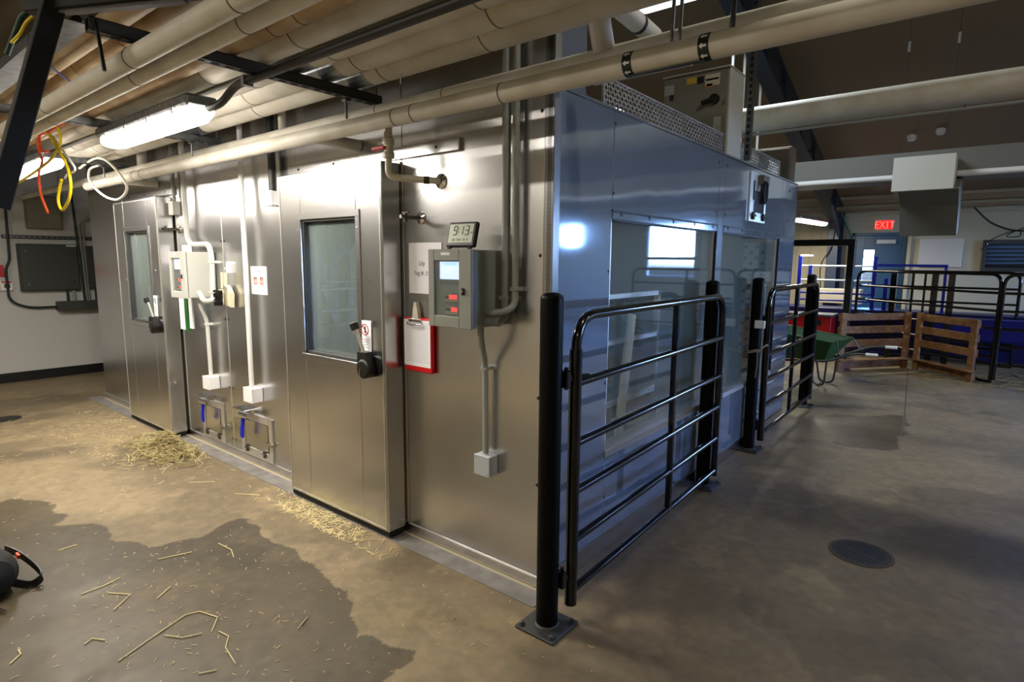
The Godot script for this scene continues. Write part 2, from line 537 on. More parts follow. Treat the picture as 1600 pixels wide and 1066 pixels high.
func room() -> void:
	# floor slab
	var s := ns()
	var n := Vector3.UP
	var uv := func(p: Vector3) -> Vector2: return Vector2((p.x + 8.0) / 12.0, (p.z + 11.0) / 14.5)
	var cs := [Vector3(-7.7, 0, -11.2), Vector3(9.2, 0, -11.2), Vector3(9.2, 0, 7.2), Vector3(-7.7, 0, 7.2)]
	tri3(s, cs[0], cs[1], cs[2], n, n, n, uv.call(cs[0]), uv.call(cs[1]), uv.call(cs[2]))
	tri3(s, cs[0], cs[2], cs[3], n, n, n, uv.call(cs[0]), uv.call(cs[2]), uv.call(cs[3]))
	bx(s, -7.7, 9.2, -0.3, -0.001, -11.2, 7.2)
	var fl := struct("floor", s, floor_material(), "bare stained concrete floor with straw, damp patches and a saw-cut joint")
	# saw cut joint in the floor
	s = ns()
	bar(s, Vector3(0.668, -0.0025, -7.95), Vector3(0.98, -0.0025, -3.96), 0.014, 0.006)
	obj("floor_joint", s, mat(Color(0.36, 0.31, 0.24), 0.9), fl)
	# left wall behind the chamber
	s = ns()
	bx(s, -7.7, -7.58, 0, 6.2, -11.2, 7.2)
	struct("wall_left", s, M.wall_grey, "pale grey painted wall carrying the electrical panels beyond the chamber")
	s = ns()
	bx(s, -7.58, -7.565, 0, 0.115, -2.0, 7.0, 0.003)
	struct("baseboard_left", s, M.base_black, "black cove base along the grey wall")
	# wall behind the camera and right wall with a tall window band
	s = ns()
	bx(s, -7.7, 9.2, 0, 6.2, 5.5, 5.7)
	struct("wall_front", s, M.wall_pale)
	s = ns()
	bx(s, 9.0, 9.2, 0, 1.2, -11.2, 7.2); bx(s, 9.0, 9.2, 2.9, 6.2, -11.2, 7.2)
	bx(s, 9.0, 9.2, 1.2, 2.9, -11.2, -7.5); bx(s, 9.0, 9.2, 1.2, 2.9, -5.5, 7.2)
	struct("wall_right", s, M.wall_pale)
	# exit wall: openings for louvre and daylight windows
	var Z0 := -11.2
	var Z1 := -11.0
	s = ns()
	bx(s, -7.7, -0.66, 0, 2.9, Z0, Z1)
	bx(s, -0.66, 0.22, 2.06, 2.9, Z0, Z1)
	bx(s, 0.22, 1.34, 0, 2.9, Z0, Z1)
	bx(s, 1.34, 2.3, 0, 1.40, Z0, Z1); bx(s, 1.34, 2.3, 1.87, 2.9, Z0, Z1)
	bx(s, 2.3, 3.72, 0, 2.9, Z0, Z1)
	bx(s, 3.72, 4.95, 0, 1.12, Z0, Z1); bx(s, 3.72, 4.95, 2.36, 2.9, Z0, Z1); bx(s, 3.72, 4.95, 1.53, 1.60, Z0, Z1)
	bx(s, 4.95, 6.75, 0, 2.9, Z0, Z1)
	bx(s, 6.75, 7.9, 0, 1.85, Z0, Z1); bx(s, 6.75, 7.9, 2.40, 2.9, Z0, Z1); bx(s, 6.75, 6.88, 1.85, 2.40, Z0, Z1); bx(s, 7.62, 7.9, 1.85, 2.40, Z0, Z1)
	bx(s, 7.9, 9.2, 0, 2.9, Z0, Z1)
	var wb := struct("wall_back", s, M.wall_pale, "cream wall with the blue exit door and louvre at the far end")
	# ribs of the cladding that show left of the door
	for x in [-1.62, -1.38, -1.22, -0.74]:
		s = ns()
		bx(s, x - 0.02, x + 0.02, 0.0, 2.6, -11.0, -10.975, 0.006)
		obj("wall_rib", s, M.wall_pale, wb)
	s = ns()
	bx(s, 0.24, 0.30, 0, 2.75, -11.0, -10.93, 0.005)
	obj("wall_pilaster", s, M.wall_pale, wb)
	# windows of the exit wall out of frame (their daylight is mirrored by the steel)
	var k := 1
	for w in [[3.72, 4.95, 1.12, 2.36], [6.88, 7.62, 1.85, 2.40]]:
		var wn := structnode("window_%d" % k, "daylight window in the far cream wall", Vector3(w[0], w[2], -11))
		k += 1
		s = ns()
		bx(s, w[0], w[1], w[2], w[2] + 0.04, -11.12, -11.02); bx(s, w[0], w[1], w[3] - 0.04, w[3], -11.12, -11.02)
		bx(s, w[0], w[0] + 0.04, w[2] + 0.04, w[3] - 0.04, -11.12, -11.02); bx(s, w[1] - 0.04, w[1], w[2] + 0.04, w[3] - 0.04, -11.12, -11.02)
		obj("window_frame", s, M.white_box, wn)
		s = ns()
		bx(s, w[0], w[1], w[2], w[3], -11.09, -11.084)
		obj("pane", s, M.glass, wn)
	# sloping ceiling, ridge above the chamber front, falling again behind the camera
	s = ns()
	var sl := PackedVector2Array([Vector2(-11.2, 2.69), Vector2(-1.0, 5.85), Vector2(7.2, 3.31), Vector2(7.2, 3.46), Vector2(-1.0, 6.0), Vector2(-11.2, 2.84)])
	prism(s, sl, Vector3(-7.7, 0, 0), Vector3(0, 0, 1), Vector3(0, 1, 0), Vector3(16.9, 0, 0))
	struct("ceiling", s, M.ceiling, "dim brown sloping roof lining")
	# eave purlins and ledges on the exit wall
	for d in [[2.64, 0.10, 0.09, M.ceiling], [2.50, 0.05, 0.12, M.ceiling], [2.40, 0.03, 0.05, M.wall_pale]]:
		s = ns()
		bx(s, -2.6, 8.9, d[0] - d[1] / 2, d[0] + d[1] / 2, -11.0, -11.0 + d[2], 0.005)
		struct("trim_1", s, d[3])
	# deck above the pipe rack
	s = ns()
	bx(s, -7.58, 0.15, 2.78, 2.9, -0.24, 1.75)
	struct("trim_2", s, mat(Color(0.42, 0.38, 0.31), 0.8), "tan plywood deck above the pipe rack")

func plugs(parent: Node, pts: Array, axis: Vector3) -> void:
	for p in pts:
		var s := ns()
		lathe(s, p, axis, [Vector2(0, 0.004), Vector2(0.006, 0.003), Vector2(0.0085, 0.0)].duplicate(), 8)
		obj("screw_plug", s, M.plug, parent)

func chamber() -> void:
	var ch := thing("steel_chamber", "large stainless steel walk-in chamber filling the middle of the barn", "chamber", Vector3(0, 0, 0))
	var s: SurfaceTool
	# long front: panels with real joints
	var front := [[-5.80, -4.70, 0.065, 2.6], [-4.698, -4.66, 0.065, 1.92], [-4.698, -3.72, 1.922, 2.6], [-3.82, -3.718, 0.065, 1.92], [-3.716, -2.932, 0.065, 2.6], [-2.928, -1.93, 0.065, 2.6],
		[-1.926, -1.89, 0.065, 1.92], [-1.926, -0.94, 1.922, 2.6], [-1.04, -0.94, 0.065, 1.92], [-0.936, -0.045, 0.065, 2.6]]
	for f in front:
		s = ns()
		bx(s, f[0], f[1], f[2], f[3], -0.09, 0.0, 0.002)
		obj("wall_panel", s, M.steel, ch)
	s = ns()
	bx(s, -1.889, -1.884, 0.065, 1.92, -0.09, -0.002); bx(s, -4.659, -4.654, 0.065, 1.92, -0.09, -0.002)
	obj("opening_shade", s, M.gasket, ch)  # dark sheets added to shade the brightly lit opening edges
	# base of the front
	for f in [[-5.80, -4.70], [-3.72, -1.93], [-0.94, 0.0]]:
		s = ns()
		bx(s, f[0], f[1], 0.0, 0.058, -0.09, 0.004, 0.003)
		obj("base_trim", s, M.steel_edge, ch)
	for f in [[-0.936, -0.045], [-3.72, -1.93], [-5.80, -4.70]]:
		s = ns()
		bx(s, f[0], f[1], 0.058, 0.064, -0.02, 0.003, 0.001)
		obj("edge_strip", s, M.steel_trim, ch)
	# vertical joint strips
	for x in [-2.93, -3.70, -0.938, -1.928]:
		s = ns()
		bx(s, x - 0.004, x + 0.004, 0.065, 1.98, -0.002, 0.003, 0.001)
		obj("joint_strip", s, M.steel_trim, ch)
	# track covers above the doors
	for f in [[-1.98, -0.52], [-4.75, -3.68]]:
		s = ns()
		bx(s, f[0], f[1], 2.0, 2.06, 0.0, 0.02, 0.003)
		obj("track_cover", s, M.steel, ch)
		plugs(ch, [Vector3(f[0] + 0.12, 2.03, 0.02), Vector3(f[0] + 0.48, 2.03, 0.02), Vector3(f[1] - 0.15, 2.03, 0.02)], Vector3(0, 0, 1))
	# jamb beside the near door
	s = ns()
	bx(s, -0.965, -0.94, 0.06, 1.99, 0.0, 0.012, 0.002)
	obj("door_jamb", s, M.steel_dark, ch)
	var pp := []
	for y in [0.30, 0.47, 1.0, 1.18, 1.72]:
		pp.append(Vector3(-0.952, y, 0.012))
	for y in [0.13, 0.53, 1.05, 1.62, 1.97]:
		pp.append(Vector3(-2.955, y, 0.0)); pp.append(Vector3(-2.905, y, 0.0))
	for y in [0.16, 0.62, 1.1]:
		pp.append(Vector3(-3.735 + 0.01, y, 0.0))
	for y in [1.52, 2.11, 0.9, 0.5]:
		pp.append(Vector3(-0.062, y, 0.0))
	plugs(ch, pp, Vector3(0, 0, 1))
	# corner trim
	s = ns()
	bx(s, -0.045, -0.004, 0.0, 2.6, -0.046, 0.0025, 0.002)
	bx(s, -0.03, 0.0025, 0.0, 2.6, -0.046, 0.0025, 0.002)
	obj("corner_trim", s, mat(Color(0.62, 0.62, 0.63), 0.25, 1.0), ch)
	# side: corner panel, tall return, lower body
	var side := [[-0.488, -0.0475, 0.09, 2.195], [-1.892, -0.492, 1.742, 2.195], [-1.892, -0.492, 0.09, 0.51], [-2.008, -1.896, 0.09, 2.195],
		[-3.39, -2.012, 1.742, 2.195], [-3.39, -2.012, 0.09, 0.51], [-3.90, -3.394, 0.09, 2.195]]
	for f in side:
		s = ns()
		bx(s, -0.09, 0.0, f[2], f[3], f[0], f[1], 0.002)
		obj("wall_panel", s, M.steel_daylight_tint, ch)
	s = ns()
	bx(s, -0.09, 0.0, 2.2, 2.6, -0.235, -0.0475, 0.002)
	obj("wall_panel", s, M.steel_daylight_tint, ch)
	s = ns()
	bx(s, -0.06, 0.003, 2.197, 2.210, -3.9, -0.235, 0.003)
	obj("top_trim", s, M.steel_daylight_tint, ch)
	s = ns()
	bx(s, -0.09, 0.004, 0.0, 0.088, -3.90, -0.05, 0.003)
	bx(s, -0.02, 0.007, 0.088, 0.096, -3.90, -0.05, 0.001)
	obj("base_trim", s, M.steel_edge, ch)
	pp = []
	for z in [-0.50, -1.87, -2.03]:
		for y in [1.82, 2.14, 0.3]:
			pp.append(Vector3(0.0, y, z))
	for y in [2.12, 1.86, 1.2]:
		pp.append(Vector3(0.0, y, -3.62))
	for y in [1.45, 0.9]:
		pp.append(Vector3(0.0, y, -0.475))
	plugs(ch, pp, Vector3(1, 0, 0))
	# back, far end, roof, inner floor
	s = ns()
	bx(s, -5.8, -0.092, 0.0, 2.19, -3.895, -3.81)
	bx(s, -5.795, -5.71, 0.0, 2.6, -3.81, -0.092)
	obj("rear_shell", s, M.inner, ch)
	s = ns()
	bx(s, -5.79, -0.092, 2.11, 2.193, -3.89, -0.092)
	bx(s, -5.79, -0.092, 2.5, 2.58, -0.23, -0.092)
	bx(s, -5.8, -0.02, 2.193, 2.58, -0.235, -0.215)
	obj("roof_panel", s, M.inner, ch)
	s = ns()
	bx(s, -5.71, -0.09, 0.0, 0.03, -3.81, -0.09)
	obj("inner_floor", s, mat(Color(0.33, 0.33, 0.30), 0.5), ch)
	s = ns()
	bx(s, -2.96, -2.92, 0.03, 2.11, -3.81, -0.09)
	obj("partition", s, mat(Color(0.20, 0.22, 0.22), 0.45), ch)
	s = ns()
	bx(s, -5.70, -5.68, 0.25, 1.95, -1.5, -0.25)
	obj("perforated_panel", s, M.perf, ch)
	s = ns()
	bx(s, -0.41, -0.21, 0.6, 1.68, -3.80, -3.77)
	obj("perforated_panel", s, M.perf, ch)
	s = ns()
	bx(s, -5.675, -5.62, 1.20, 1.95, -0.56, -0.428, 0.01)
	obj("blue_pad", s, M.blue, ch)
	# side windows: kept as the setting's windows
	window_side(3, -1.892, -0.492, "larger side window of the steel chamber, behind the near black gate")
	window_side(4, -3.39, -2.012, "smaller side window of the steel chamber, behind the far black gate")
	sliding_door(2, -1.912, -0.945, "near stainless steel sliding door with narrow glass window beside the clock")
	sliding_door(3, -4.695, -3.735, "far stainless steel sliding door near the grey wall")
	# hinged hatch high on the side
	var h := thing("inspection_hatch", "small steel hatch with a coiled blue cord high on the chamber side", "hatch", Vector3(0, 1.8, -2.7))
	s = ns()
	var za := -2.505; var zb := -2.905
	bx(s, 0.0, 0.012, 1.80, 2.165, zb, za, 0.003)
	obj("backplate", s, M.steel_trim, h)
	s = ns()
	bx(s, 0.012, 0.022, 1.87, 2.03, -2.80, -2.60, 0.003)
	obj("door", s, M.steel_daylight_tint, h)
	s = ns()
	bx(s, 0.012, 0.018, 1.85, 2.12, -2.835, -2.825); bx(s, 0.012, 0.018, 1.96, 2.10, -2.585, -2.575)
	obj("gasket", s, M.gasket, h)
	for z in [-2.58, -2.83]:
		s = ns()
		bx(s, 0.012, 0.028, 1.815, 1.87, z - 0.02, z + 0.02, 0.004)
		cyl(s, Vector3(0.025, 1.845, z - 0.04), Vector3(0.025, 1.845, z + 0.04), 0.008, 8)
		obj("hinge", s, M.gasket, h)
	s = ns()
	bx(s, 0.012, 0.05, 2.08, 2.15, -2.84, -2.68, 0.004)
	obj("latch_housing", s, M.steel_dark, h)
	var cd := tag(obj("cord_coil", coil(Vector3(0.045, 2.02, -2.73), Vector3(0, 0, 1), Vector3(0, 1, 0), 0.04, 0.075, 5, 0.007), mat(Color(0.02, 0.03, 0.14), 0.5)), "dark blue cord coiled on the chamber side hatch", "cord")
	# roof edge grating
	var gr := thing("roof_grating", "pale expanded metal guard along the chamber roof edge", "guard", Vector3(-0.03, 2.21, -1.9))
	s = ns()
	var zs := -0.43; var ze := -3.36
	var rows := 3
	var rh := 0.0415
	var per := 0.088
	for r in rows:
		for ph in 2:
			var cnt := int((zs - ze) / per)
			for i in cnt:
				for hf in 2:
					var y0 := 2.212 + r * rh + (rh if (hf + ph) % 2 == 1 else 0.0)
					var y1 := 2.212 + r * rh + (0.0 if (hf + ph) % 2 == 1 else rh)
					bar(s, Vector3(-0.03, y0, zs - (i + hf * 0.5) * per), Vector3(-0.03, y1, zs - (i + hf * 0.5 + 0.5) * per), 0.011, 0.003, Vector3(1, 0, 0))
	obj("expanded_mesh", s, M.mesh, gr)
	s = ns()
	bx(s, -0.036, -0.024, 2.206, 2.213, ze, zs); bx(s, -0.036, -0.024, 2.335, 2.343, ze, zs)
	bx(s, -0.036, -0.024, 2.206, 2.343, ze - 0.006, ze); bx(s, -0.036, -0.024, 2.206, 2.343, zs, zs + 0.006)
	obj("edge_bar", s, M.mesh, gr)
	# inside: a stall of steel rails and a leaning board
	var st := thing("stall_rail", "steel rail stall standing inside the chamber behind glass", "rail", Vector3(-1.2, 0.03, -0.8))
	for y in [0.976, 1.09, 1.259, 1.32]:
		s = ns()
		cyl(s, Vector3(-2.6, y, -0.3), Vector3(-2.6, y, -1.75), 0.012, 10)
		obj("rail", s, M.conduit_white, st)
	var bb := mat(Color(0.16, 0.26, 0.40), 0.4)  # bars added inside to stand in for bluish shapes in the glass
	s = ns()
	bar(s, Vector3(-2.87, 1.66, -0.68), Vector3(-2.87, 0.84, -0.94), 0.09, 0.05, Vector3(1, 0, 0), 0.004)
	bar(s, Vector3(-2.87, 1.60, -1.03), Vector3(-2.87, 1.38, -0.77), 0.05, 0.04, Vector3(1, 0, 0), 0.004)
	bar(s, Vector3(-2.87, 1.95, -1.06), Vector3(-2.87, 0.4, -1.02), 0.06, 0.04, Vector3(1, 0, 0), 0.004)
	tag(obj("stand_in_bars", s, bb), "blue bars added behind the near sliding door glass for the bluish shapes in it", "brace")
	for y in [0.53, 0.955, 1.265]:
		s = ns()
		bar(s, Vector3(-0.5, y, -1.0), Vector3(-0.5, y, -2.1), 0.035, 0.03)
		obj("rail", s, M.steel_trim, st)
	for q in [Vector2(-2.6, -0.3), Vector2(-2.6, -1.75), Vector2(-0.5, -1.0), Vector2(-0.5, -2.1)]:
		s = ns()
		bx(s, q.x - 0.02, q.x + 0.02, 0.03, 1.35 if q.x < -1 else 1.28, q.y - 0.02, q.y + 0.02, 0.003)
		obj("post", s, M.steel_edge, st)
	s = ns()
	bar(s, Vector3(-0.42, 0.04, -1.36), Vector3(-0.44, 1.14, -1.585), 0.10, 0.02, Vector3(1, 0, 0), 0.003)
	tag(obj("leaning_board", s, mat(Color(0.72, 0.70, 0.58), 0.7)), "pale board leaning inside the chamber behind the larger side window", "board")
	var fm := thing("floor_mat", "pale slatted floor mat inside the chamber below the larger side window", "mat", Vector3(-0.8, 0.03, -2.0))
	for i in 9:
		s = ns()
		bx(s, -1.15, -0.62, 0.03, 0.06, -2.7 - i * 0.1, -2.625 - i * 0.1, 0.004)
		obj("slat", s, mat(Color(0.72, 0.72, 0.68), 0.6), fm)

func coil(c: Vector3, u: Vector3, v: Vector3, ru: float, rv: float, turns: int, r: float) -> SurfaceTool:
	var s := ns()
	var pts := []
	var w := u.cross(v)
	for i in turns * 20:
		var a := TAU * i / 20.0
		var f := 1.0 + 0.10 * sin(a * 0.37)
		pts.append(c + u * cos(a) * ru * f + v * sin(a) * rv * f + w * 0.012 * sin(a * 0.23))
	tube(s, pts, r, 6)
	return s

func window_side(idx: int, z0: float, z1: float, label: String) -> void:
	var w := structnode("window_%d" % idx, label, Vector3(0, 0.51, (z0 + z1) / 2))
	var s := ns()
	bx(s, -0.09, -0.01, 1.70, 1.74, z0, z1); bx(s, -0.09, 0.006, 0.512, 0.55, z0, z1, 0.003)
	bx(s, -0.09, -0.012, 0.55, 1.70, z0, z0 + 0.022); bx(s, -0.09, -0.012, 0.55, 1.70, z1 - 0.022, z1)
	obj("frame", s, M.steel_trim, w)
	s = ns()
	bx(s, -0.008, 0.004, 1.698, 1.734, z0 + 0.004, z1 - 0.004, 0.002)
	obj("head_strip", s, M.steel_daylight_tint, w)
	s = ns()
	bx(s, -0.004, 0.006, 1.735, 1.743, z0, z1); bx(s, -0.02, -0.004, 1.690, 1.698, z0 + 0.02, z1 - 0.02)
	bx(s, -0.01, 0.005, 0.55, 1.735, z0, z0 + 0.009)
	obj("gasket", s, M.gasket, w)
	for i in 5:
		s = ns()
		var z := z1 - (z1 - z0) * (0.06 + 0.22 * i)
		bx(s, 0.0, 0.007, 1.715, 1.74, z - 0.006, z + 0.006)
		obj("clip", s, M.gasket, w)
	s = ns()
	bx(s, -0.024, -0.018, 0.55, 1.70, z0 + 0.02, z1 - 0.02)
	obj("pane", s, M.glass, w)

func sliding_door(idx: int, x0: float, x1: float, label: String) -> void:
	var d := structnode("door_%d" % idx, label, Vector3((x0 + x1) / 2, 0.04, 0.065))
	var y0 := 0.042
	var y1 := 1.982
	var zf := 0.13
	var wx0 := x0 + 0.235
	var wx1 := x1 - 0.215
	var wy0 := 0.945
	var wy1 := 1.72
	var s := ns()
	# slab around the window opening
	bx(s, x0, wx0, y0, y1, 0.012, zf, 0.005); bx(s, wx1, x1, y0, y1, 0.012, zf, 0.005)
	bx(s, wx0 - 0.004, wx1 + 0.004, y0, wy0, 0.012, zf, 0.005); bx(s, wx0 - 0.004, wx1 + 0.004, wy1, y1, 0.012, zf, 0.005)
	obj("slab", s, M.steel, d)
	# bright folded edge line round the face
	s = ns()
	var m := 0.014
	bx(s, x0 + m, x0 + m + 0.005, y0 + m, y1 - m, zf, zf + 0.0025); bx(s, x1 - m - 0.005, x1 - m, y0 + m, y1 - m, zf, zf + 0.0025)
	bx(s, x0 + m, x1 - m, y0 + m, y0 + m + 0.005, zf, zf + 0.0025); bx(s, x0 + m, x1 - m, y1 - m - 0.005, y1 - m, zf, zf + 0.0025)
	obj("edge_strip", s, M.steel_trim, d)
	# window frame
	s = ns()
	var t := 0.036
	for q in [[wx0 - t, wx1 + t, wy1, wy1 + t], [wx0 - t, wx1 + t, wy0 - t, wy0], [wx0 - t, wx0, wy0, wy1], [wx1, wx1 + t, wy0, wy1]]:
		bx(s, q[0], q[1], q[2], q[3], zf - 0.01, zf + 0.006, 0.002)
	var fr := obj("window_frame", s, M.steel, d)
	s = ns()
	for q in [[wx0, wx1, wy1 - 0.012, wy1], [wx0, wx1, wy0, wy0 + 0.018], [wx0, wx0 + 0.012, wy0, wy1], [wx1 - 0.012, wx1, wy0, wy1]]:
		bx(s, q[0], q[1], q[2], q[3], 0.02, zf - 0.008, 0.002)
	obj("inner_frame", s, M.strut, d)
	s = ns()
	bx(s, wx0, wx1, wy0, wy1, 0.085, 0.091)
	obj("pane", s, M.glass, d)
	for y in [0.98, 1.3, 1.66]:
		for x in [wx0 - 0.018, wx1 + 0.018]:
			s = ns()
			lathe(s, Vector3(x, y, zf + 0.006), Vector3(0, 0, 1), [Vector2(0.005, 0), Vector2(0.004, 0.002), Vector2(0, 0.003)], 8)
			obj("rivet", s, M.chrome, fr)
	# bottom rubber
	s = ns()
	bx(s, x0 + 0.004, x1 - 0.004, 0.012, y0, 0.02, zf - 0.008, 0.003)
	obj("bottom_seal", s, M.rubber, d)
	s = ns()
	bx(s, x0 + 0.01, x1 - 0.01, 0.06, 1.97, 0.001, 0.013)
	# opened in front of the window so that one looks through
	s = ns()
	bx(s, x0 + 0.01, x0 + 0.04, 0.06, 1.97, 0.001, 0.013); bx(s, wx1 + 0.02, x1 - 0.006, 0.06, 1.97, 0.001, 0.013)
	obj("side_seal", s, M.rubber, d)
	# lever handle: teardrop base, steel arm, black tip
	var hx := x1 - 0.105
	s = ns()
	var poly := PackedVector2Array()
	for i in 17:
		var a := lerpf(-PI * 1.08, PI * 0.08, i / 16.0)
		poly.append(Vector2(cos(a) * 0.052, sin(a) * 0.052))
	poly.append(Vector2(0.018, 0.085)); poly.append(Vector2(-0.045, 0.085))
	prism(s, poly, Vector3(hx, 0.935, zf + 0.012), Vector3.RIGHT, Vector3.UP, Vector3(0, 0, 0.05))
	lathe(s, Vector3(hx, 0.935, zf + 0.062), Vector3(0, 0, 1), [Vector2(0.050, 0), Vector2(0.04, 0.006), Vector2(0, 0.008)], 18)
	var hb := obj("door_handle", s, M.black, d)
	s = ns()
	lathe(s, Vector3(hx + 0.03, 0.945, zf), Vector3(0, 0, 1), [Vector2(0.055, 0), Vector2(0.055, 0.012), Vector2(0, 0.014)], 18)
	obj("handle_rose", s, M.black, hb)
	s = ns()
	bar(s, Vector3(hx - 0.02, 1.01, zf + 0.037), Vector3(hx - 0.062, 1.155, zf + 0.060), 0.022, 0.012, Vector3(0, 0, 1), 0.003)
	obj("lever", s, M.steel_trim, hb)
	s = ns()
	bar(s, Vector3(hx - 0.056, 1.135, zf + 0.058), Vector3(hx - 0.068, 1.172, zf + 0.064), 0.042, 0.03, Vector3(0, 0, 1), 0.004)
	obj("lever_tip", s, M.black, hb)
	s = ns()
	bx(s, hx - 0.018, hx - 0.011, 0.90, 0.935, zf + 0.066, zf + 0.072)
	obj("keyhole", s, M.chrome, hb)
	s = ns()
	lathe(s, Vector3(x1 - 0.11, 1.395, zf), Vector3(0, 0, 1), [Vector2(0.008, 0), Vector2(0.007, 0.003), Vector2(0, 0.004)], 10)
	obj("rivet", s, M.chrome, d)

# ---------------------------------------------------------------- things on the chamber front
func text(called: String, parent: Node, str_: String, size: float, p: Vector3, m: Material, B := Basis.IDENTITY, depth := 0.001, font := "Droid Sans") -> MeshInstance3D:
	var tm := TextMesh.new()
	var f := SystemFont.new()
	f.font_names = PackedStringArray([font])
	tm.font = f
	tm.font_size = 48
	tm.pixel_size = size / 48.0
	tm.depth = depth
	tm.text = str_
	tm.material = m
	var o := MeshInstance3D.new()
	o.name = numbered(called, parent)
	o.mesh = tm
	parent.add_child(o, true)
	o.basis = B
	o.position = p - origin_of(parent)
	return o

func lines_tex(w: int, h: int, bg: Color, rows: Array) -> ImageTexture:
	var im := Image.create(w, h, false, Image.FORMAT_RGB8)
	im.fill(bg)
	for r in rows:
		im.fill_rect(Rect2i(r[0], r[1], r[2], r[3]), r[4])
	return ImageTexture.create_from_image(im)

func sheet(x0: float, x1: float, y0: float, y1: float, z: float, th := 0.002) -> SurfaceTool:
	var s := ns()
	prism(s, PackedVector2Array([Vector2(x0, y0), Vector2(x1, y0), Vector2(x1, y1), Vector2(x0, y1)]), Vector3(0, 0, z), Vector3.RIGHT, Vector3.UP, Vector3(0, 0, th))
	return s

func control_box(x0: float, label: String, body: Material, lit: float) -> Node3D:
	var w := 0.262
	var y0 := 1.205
	var y1 := 1.545
	var b := thing("control_box", label, "control box", Vector3(x0 + w / 2, y0, 0.1), "control boxes on the steel chamber front")
	var s := ns()
	bx(s, x0 + 0.004, x0 + w - 0.004, y0 + 0.003, y1 - 0.003, 0.006, 0.20, 0.004)
	obj("body", s, body, b)
	# door ring round the glazed window
	var gx0 := x0 + 0.038; var gx1 := x0 + 0.188; var gy0 := y0 + 0.05; var gy1 := y1 - 0.05
	s = ns()
	bx(s, x0, gx0, y0, y1, 0.203, 0.222, 0.003); bx(s, gx1, x0 + w, y0, y1, 0.203, 0.222, 0.003)
	bx(s, gx0 - 0.002, gx1 + 0.002, y0, gy0, 0.203, 0.222, 0.003); bx(s, gx0 - 0.002, gx1 + 0.002, gy1, y1, 0.203, 0.222, 0.003)
	var d := obj("door", s, body, b)
	s = ns()
	bx(s, x0 + 0.006, x0 + w - 0.006, y0 + 0.006, y1 - 0.006, 0.199, 0.204)
	obj("door_seal", s, M.gasket, b)
	# instrument plate behind the window
	obj("instrument_plate", sheet(gx0, gx1, gy0, gy1, 0.2035, 0.002), mat(Color(0.36, 0.37, 0.36), 0.5), b)
	var scr := glow(Color(0.95, 0.97, 1.0), lit)
	scr.emission_texture = lines_tex(64, 40, Color(0.68, 0.76, 1.0), [[14, 3, 40, 6, Color(0.35, 0.68, 0.95)], [4, 18, 5, 1, Color(0.3, 0.4, 0.7)], [4, 26, 5, 1, Color(0.3, 0.4, 0.7)], [14, 30, 22, 1, Color(0.4, 0.5, 0.9)], [34, 27, 12, 1, Color(0.4, 0.5, 0.9)], [44, 23, 8, 1, Color(0.4, 0.5, 0.9)], [8, 34, 50, 1, Color(0.5, 0.6, 0.9)]])
	scr.emission_operator = BaseMaterial3D.EMISSION_OP_MULTIPLY
	s = sheet(gx0 + 0.024, gx1 - 0.002, gy1 - 0.08, gy1 - 0.004, 0.2055, 0.004)
	obj("screen", s, scr, b)
	s = ns()
	bx(s, gx0 + 0.02, gx1 - 0.001, gy1 - 0.105, gy1 - 0.084, 0.2055, 0.208)
	obj("screen_bezel", s, mat(Color(0.25, 0.25, 0.20), 0.4), b)
	for k in 2:
		var cy := gy0 + 0.025 + 0.054 * (1 - k)
		s = ns()
		bx(s, gx0 + 0.055, gx1 - 0.006, cy - 0.022, cy + 0.022, 0.2055, 0.214, 0.002)
		var me := obj("meter", s, mat(Color(0.20, 0.19, 0.17), 0.4), b)
		obj("meter_face", sheet(gx0 + 0.060, gx1 - 0.012, cy - 0.017, cy + 0.017, 0.214, 0.001), mat(Color(0.50, 0.49, 0.40), 0.4), me)
		obj("red_display", sheet(gx0 + 0.086 + 0.012 * k, gx1 - 0.016, cy - 0.004, cy + 0.014, 0.215, 0.001), glow(Color(1.0, 0.22, 0.22), 0.85), me)
		obj("dark_display", sheet(gx0 + 0.064, gx0 + 0.084 + 0.012 * k, cy - 0.002, cy + 0.010, 0.215, 0.001), M.ink, me)
	s = sheet(gx0, gx1, gy0, gy1, 0.215, 0.002)
	obj("pane", s, M.glass, b)
	s = ns()
	bx(s, x0 + 0.206, x0 + 0.224, y0 + 0.145, y0 + 0.176, 0.222, 0.229, 0.003)
	obj("lock", s, M.black, b)
	s = ns()
	lathe(s, Vector3(x0 + 0.215, y0 + 0.162, 0.229), Vector3(0, 0, 1), [Vector2(0.006, 0), Vector2(0.006, 0.002), Vector2(0, 0.002)], 12)
	obj("key_slot", s, M.chrome, b)
	obj("nameplate", sheet(x0 + 0.082, x0 + 0.136, y1 - 0.026, y1 - 0.014, 0.222, 0.001), M.white_box, b)
	return b

func coupling(s: SurfaceTool, p: Vector3, d: Vector3, r: float, l: float) -> void:
	cyl(s, p - d * l / 2, p + d * l / 2, r, 12)

func junction_box(called: String, label: String, x0: float, x1: float, y0: float, y1: float, z1: float, m: Material) -> Node3D:
	var b := thing(called, label, "junction box", Vector3((x0 + x1) / 2, y0, z1 / 2))
	var s := ns()
	bx(s, x0, x1, y0, y1, 0.002, z1 - 0.012, 0.004)
	obj("body", s, m, b)
	s = ns()
	bx(s, x0 - 0.001, x1 + 0.001, y0 - 0.001, y1 + 0.001, z1 - 0.011, z1, 0.003)
	obj("cover", s, m, b)
	for q in [Vector2(x0 + 0.012, y1 - 0.012), Vector2(x1 - 0.012, y0 + 0.012)]:
		s = ns()
		lathe(s, Vector3(q.x, q.y, z1), Vector3(0, 0, 1), [Vector2(0.004, 0), Vector2(0.003, 0.0015), Vector2(0, 0.002)], 8)
		obj("screw", s, M.galv, b)
	return b

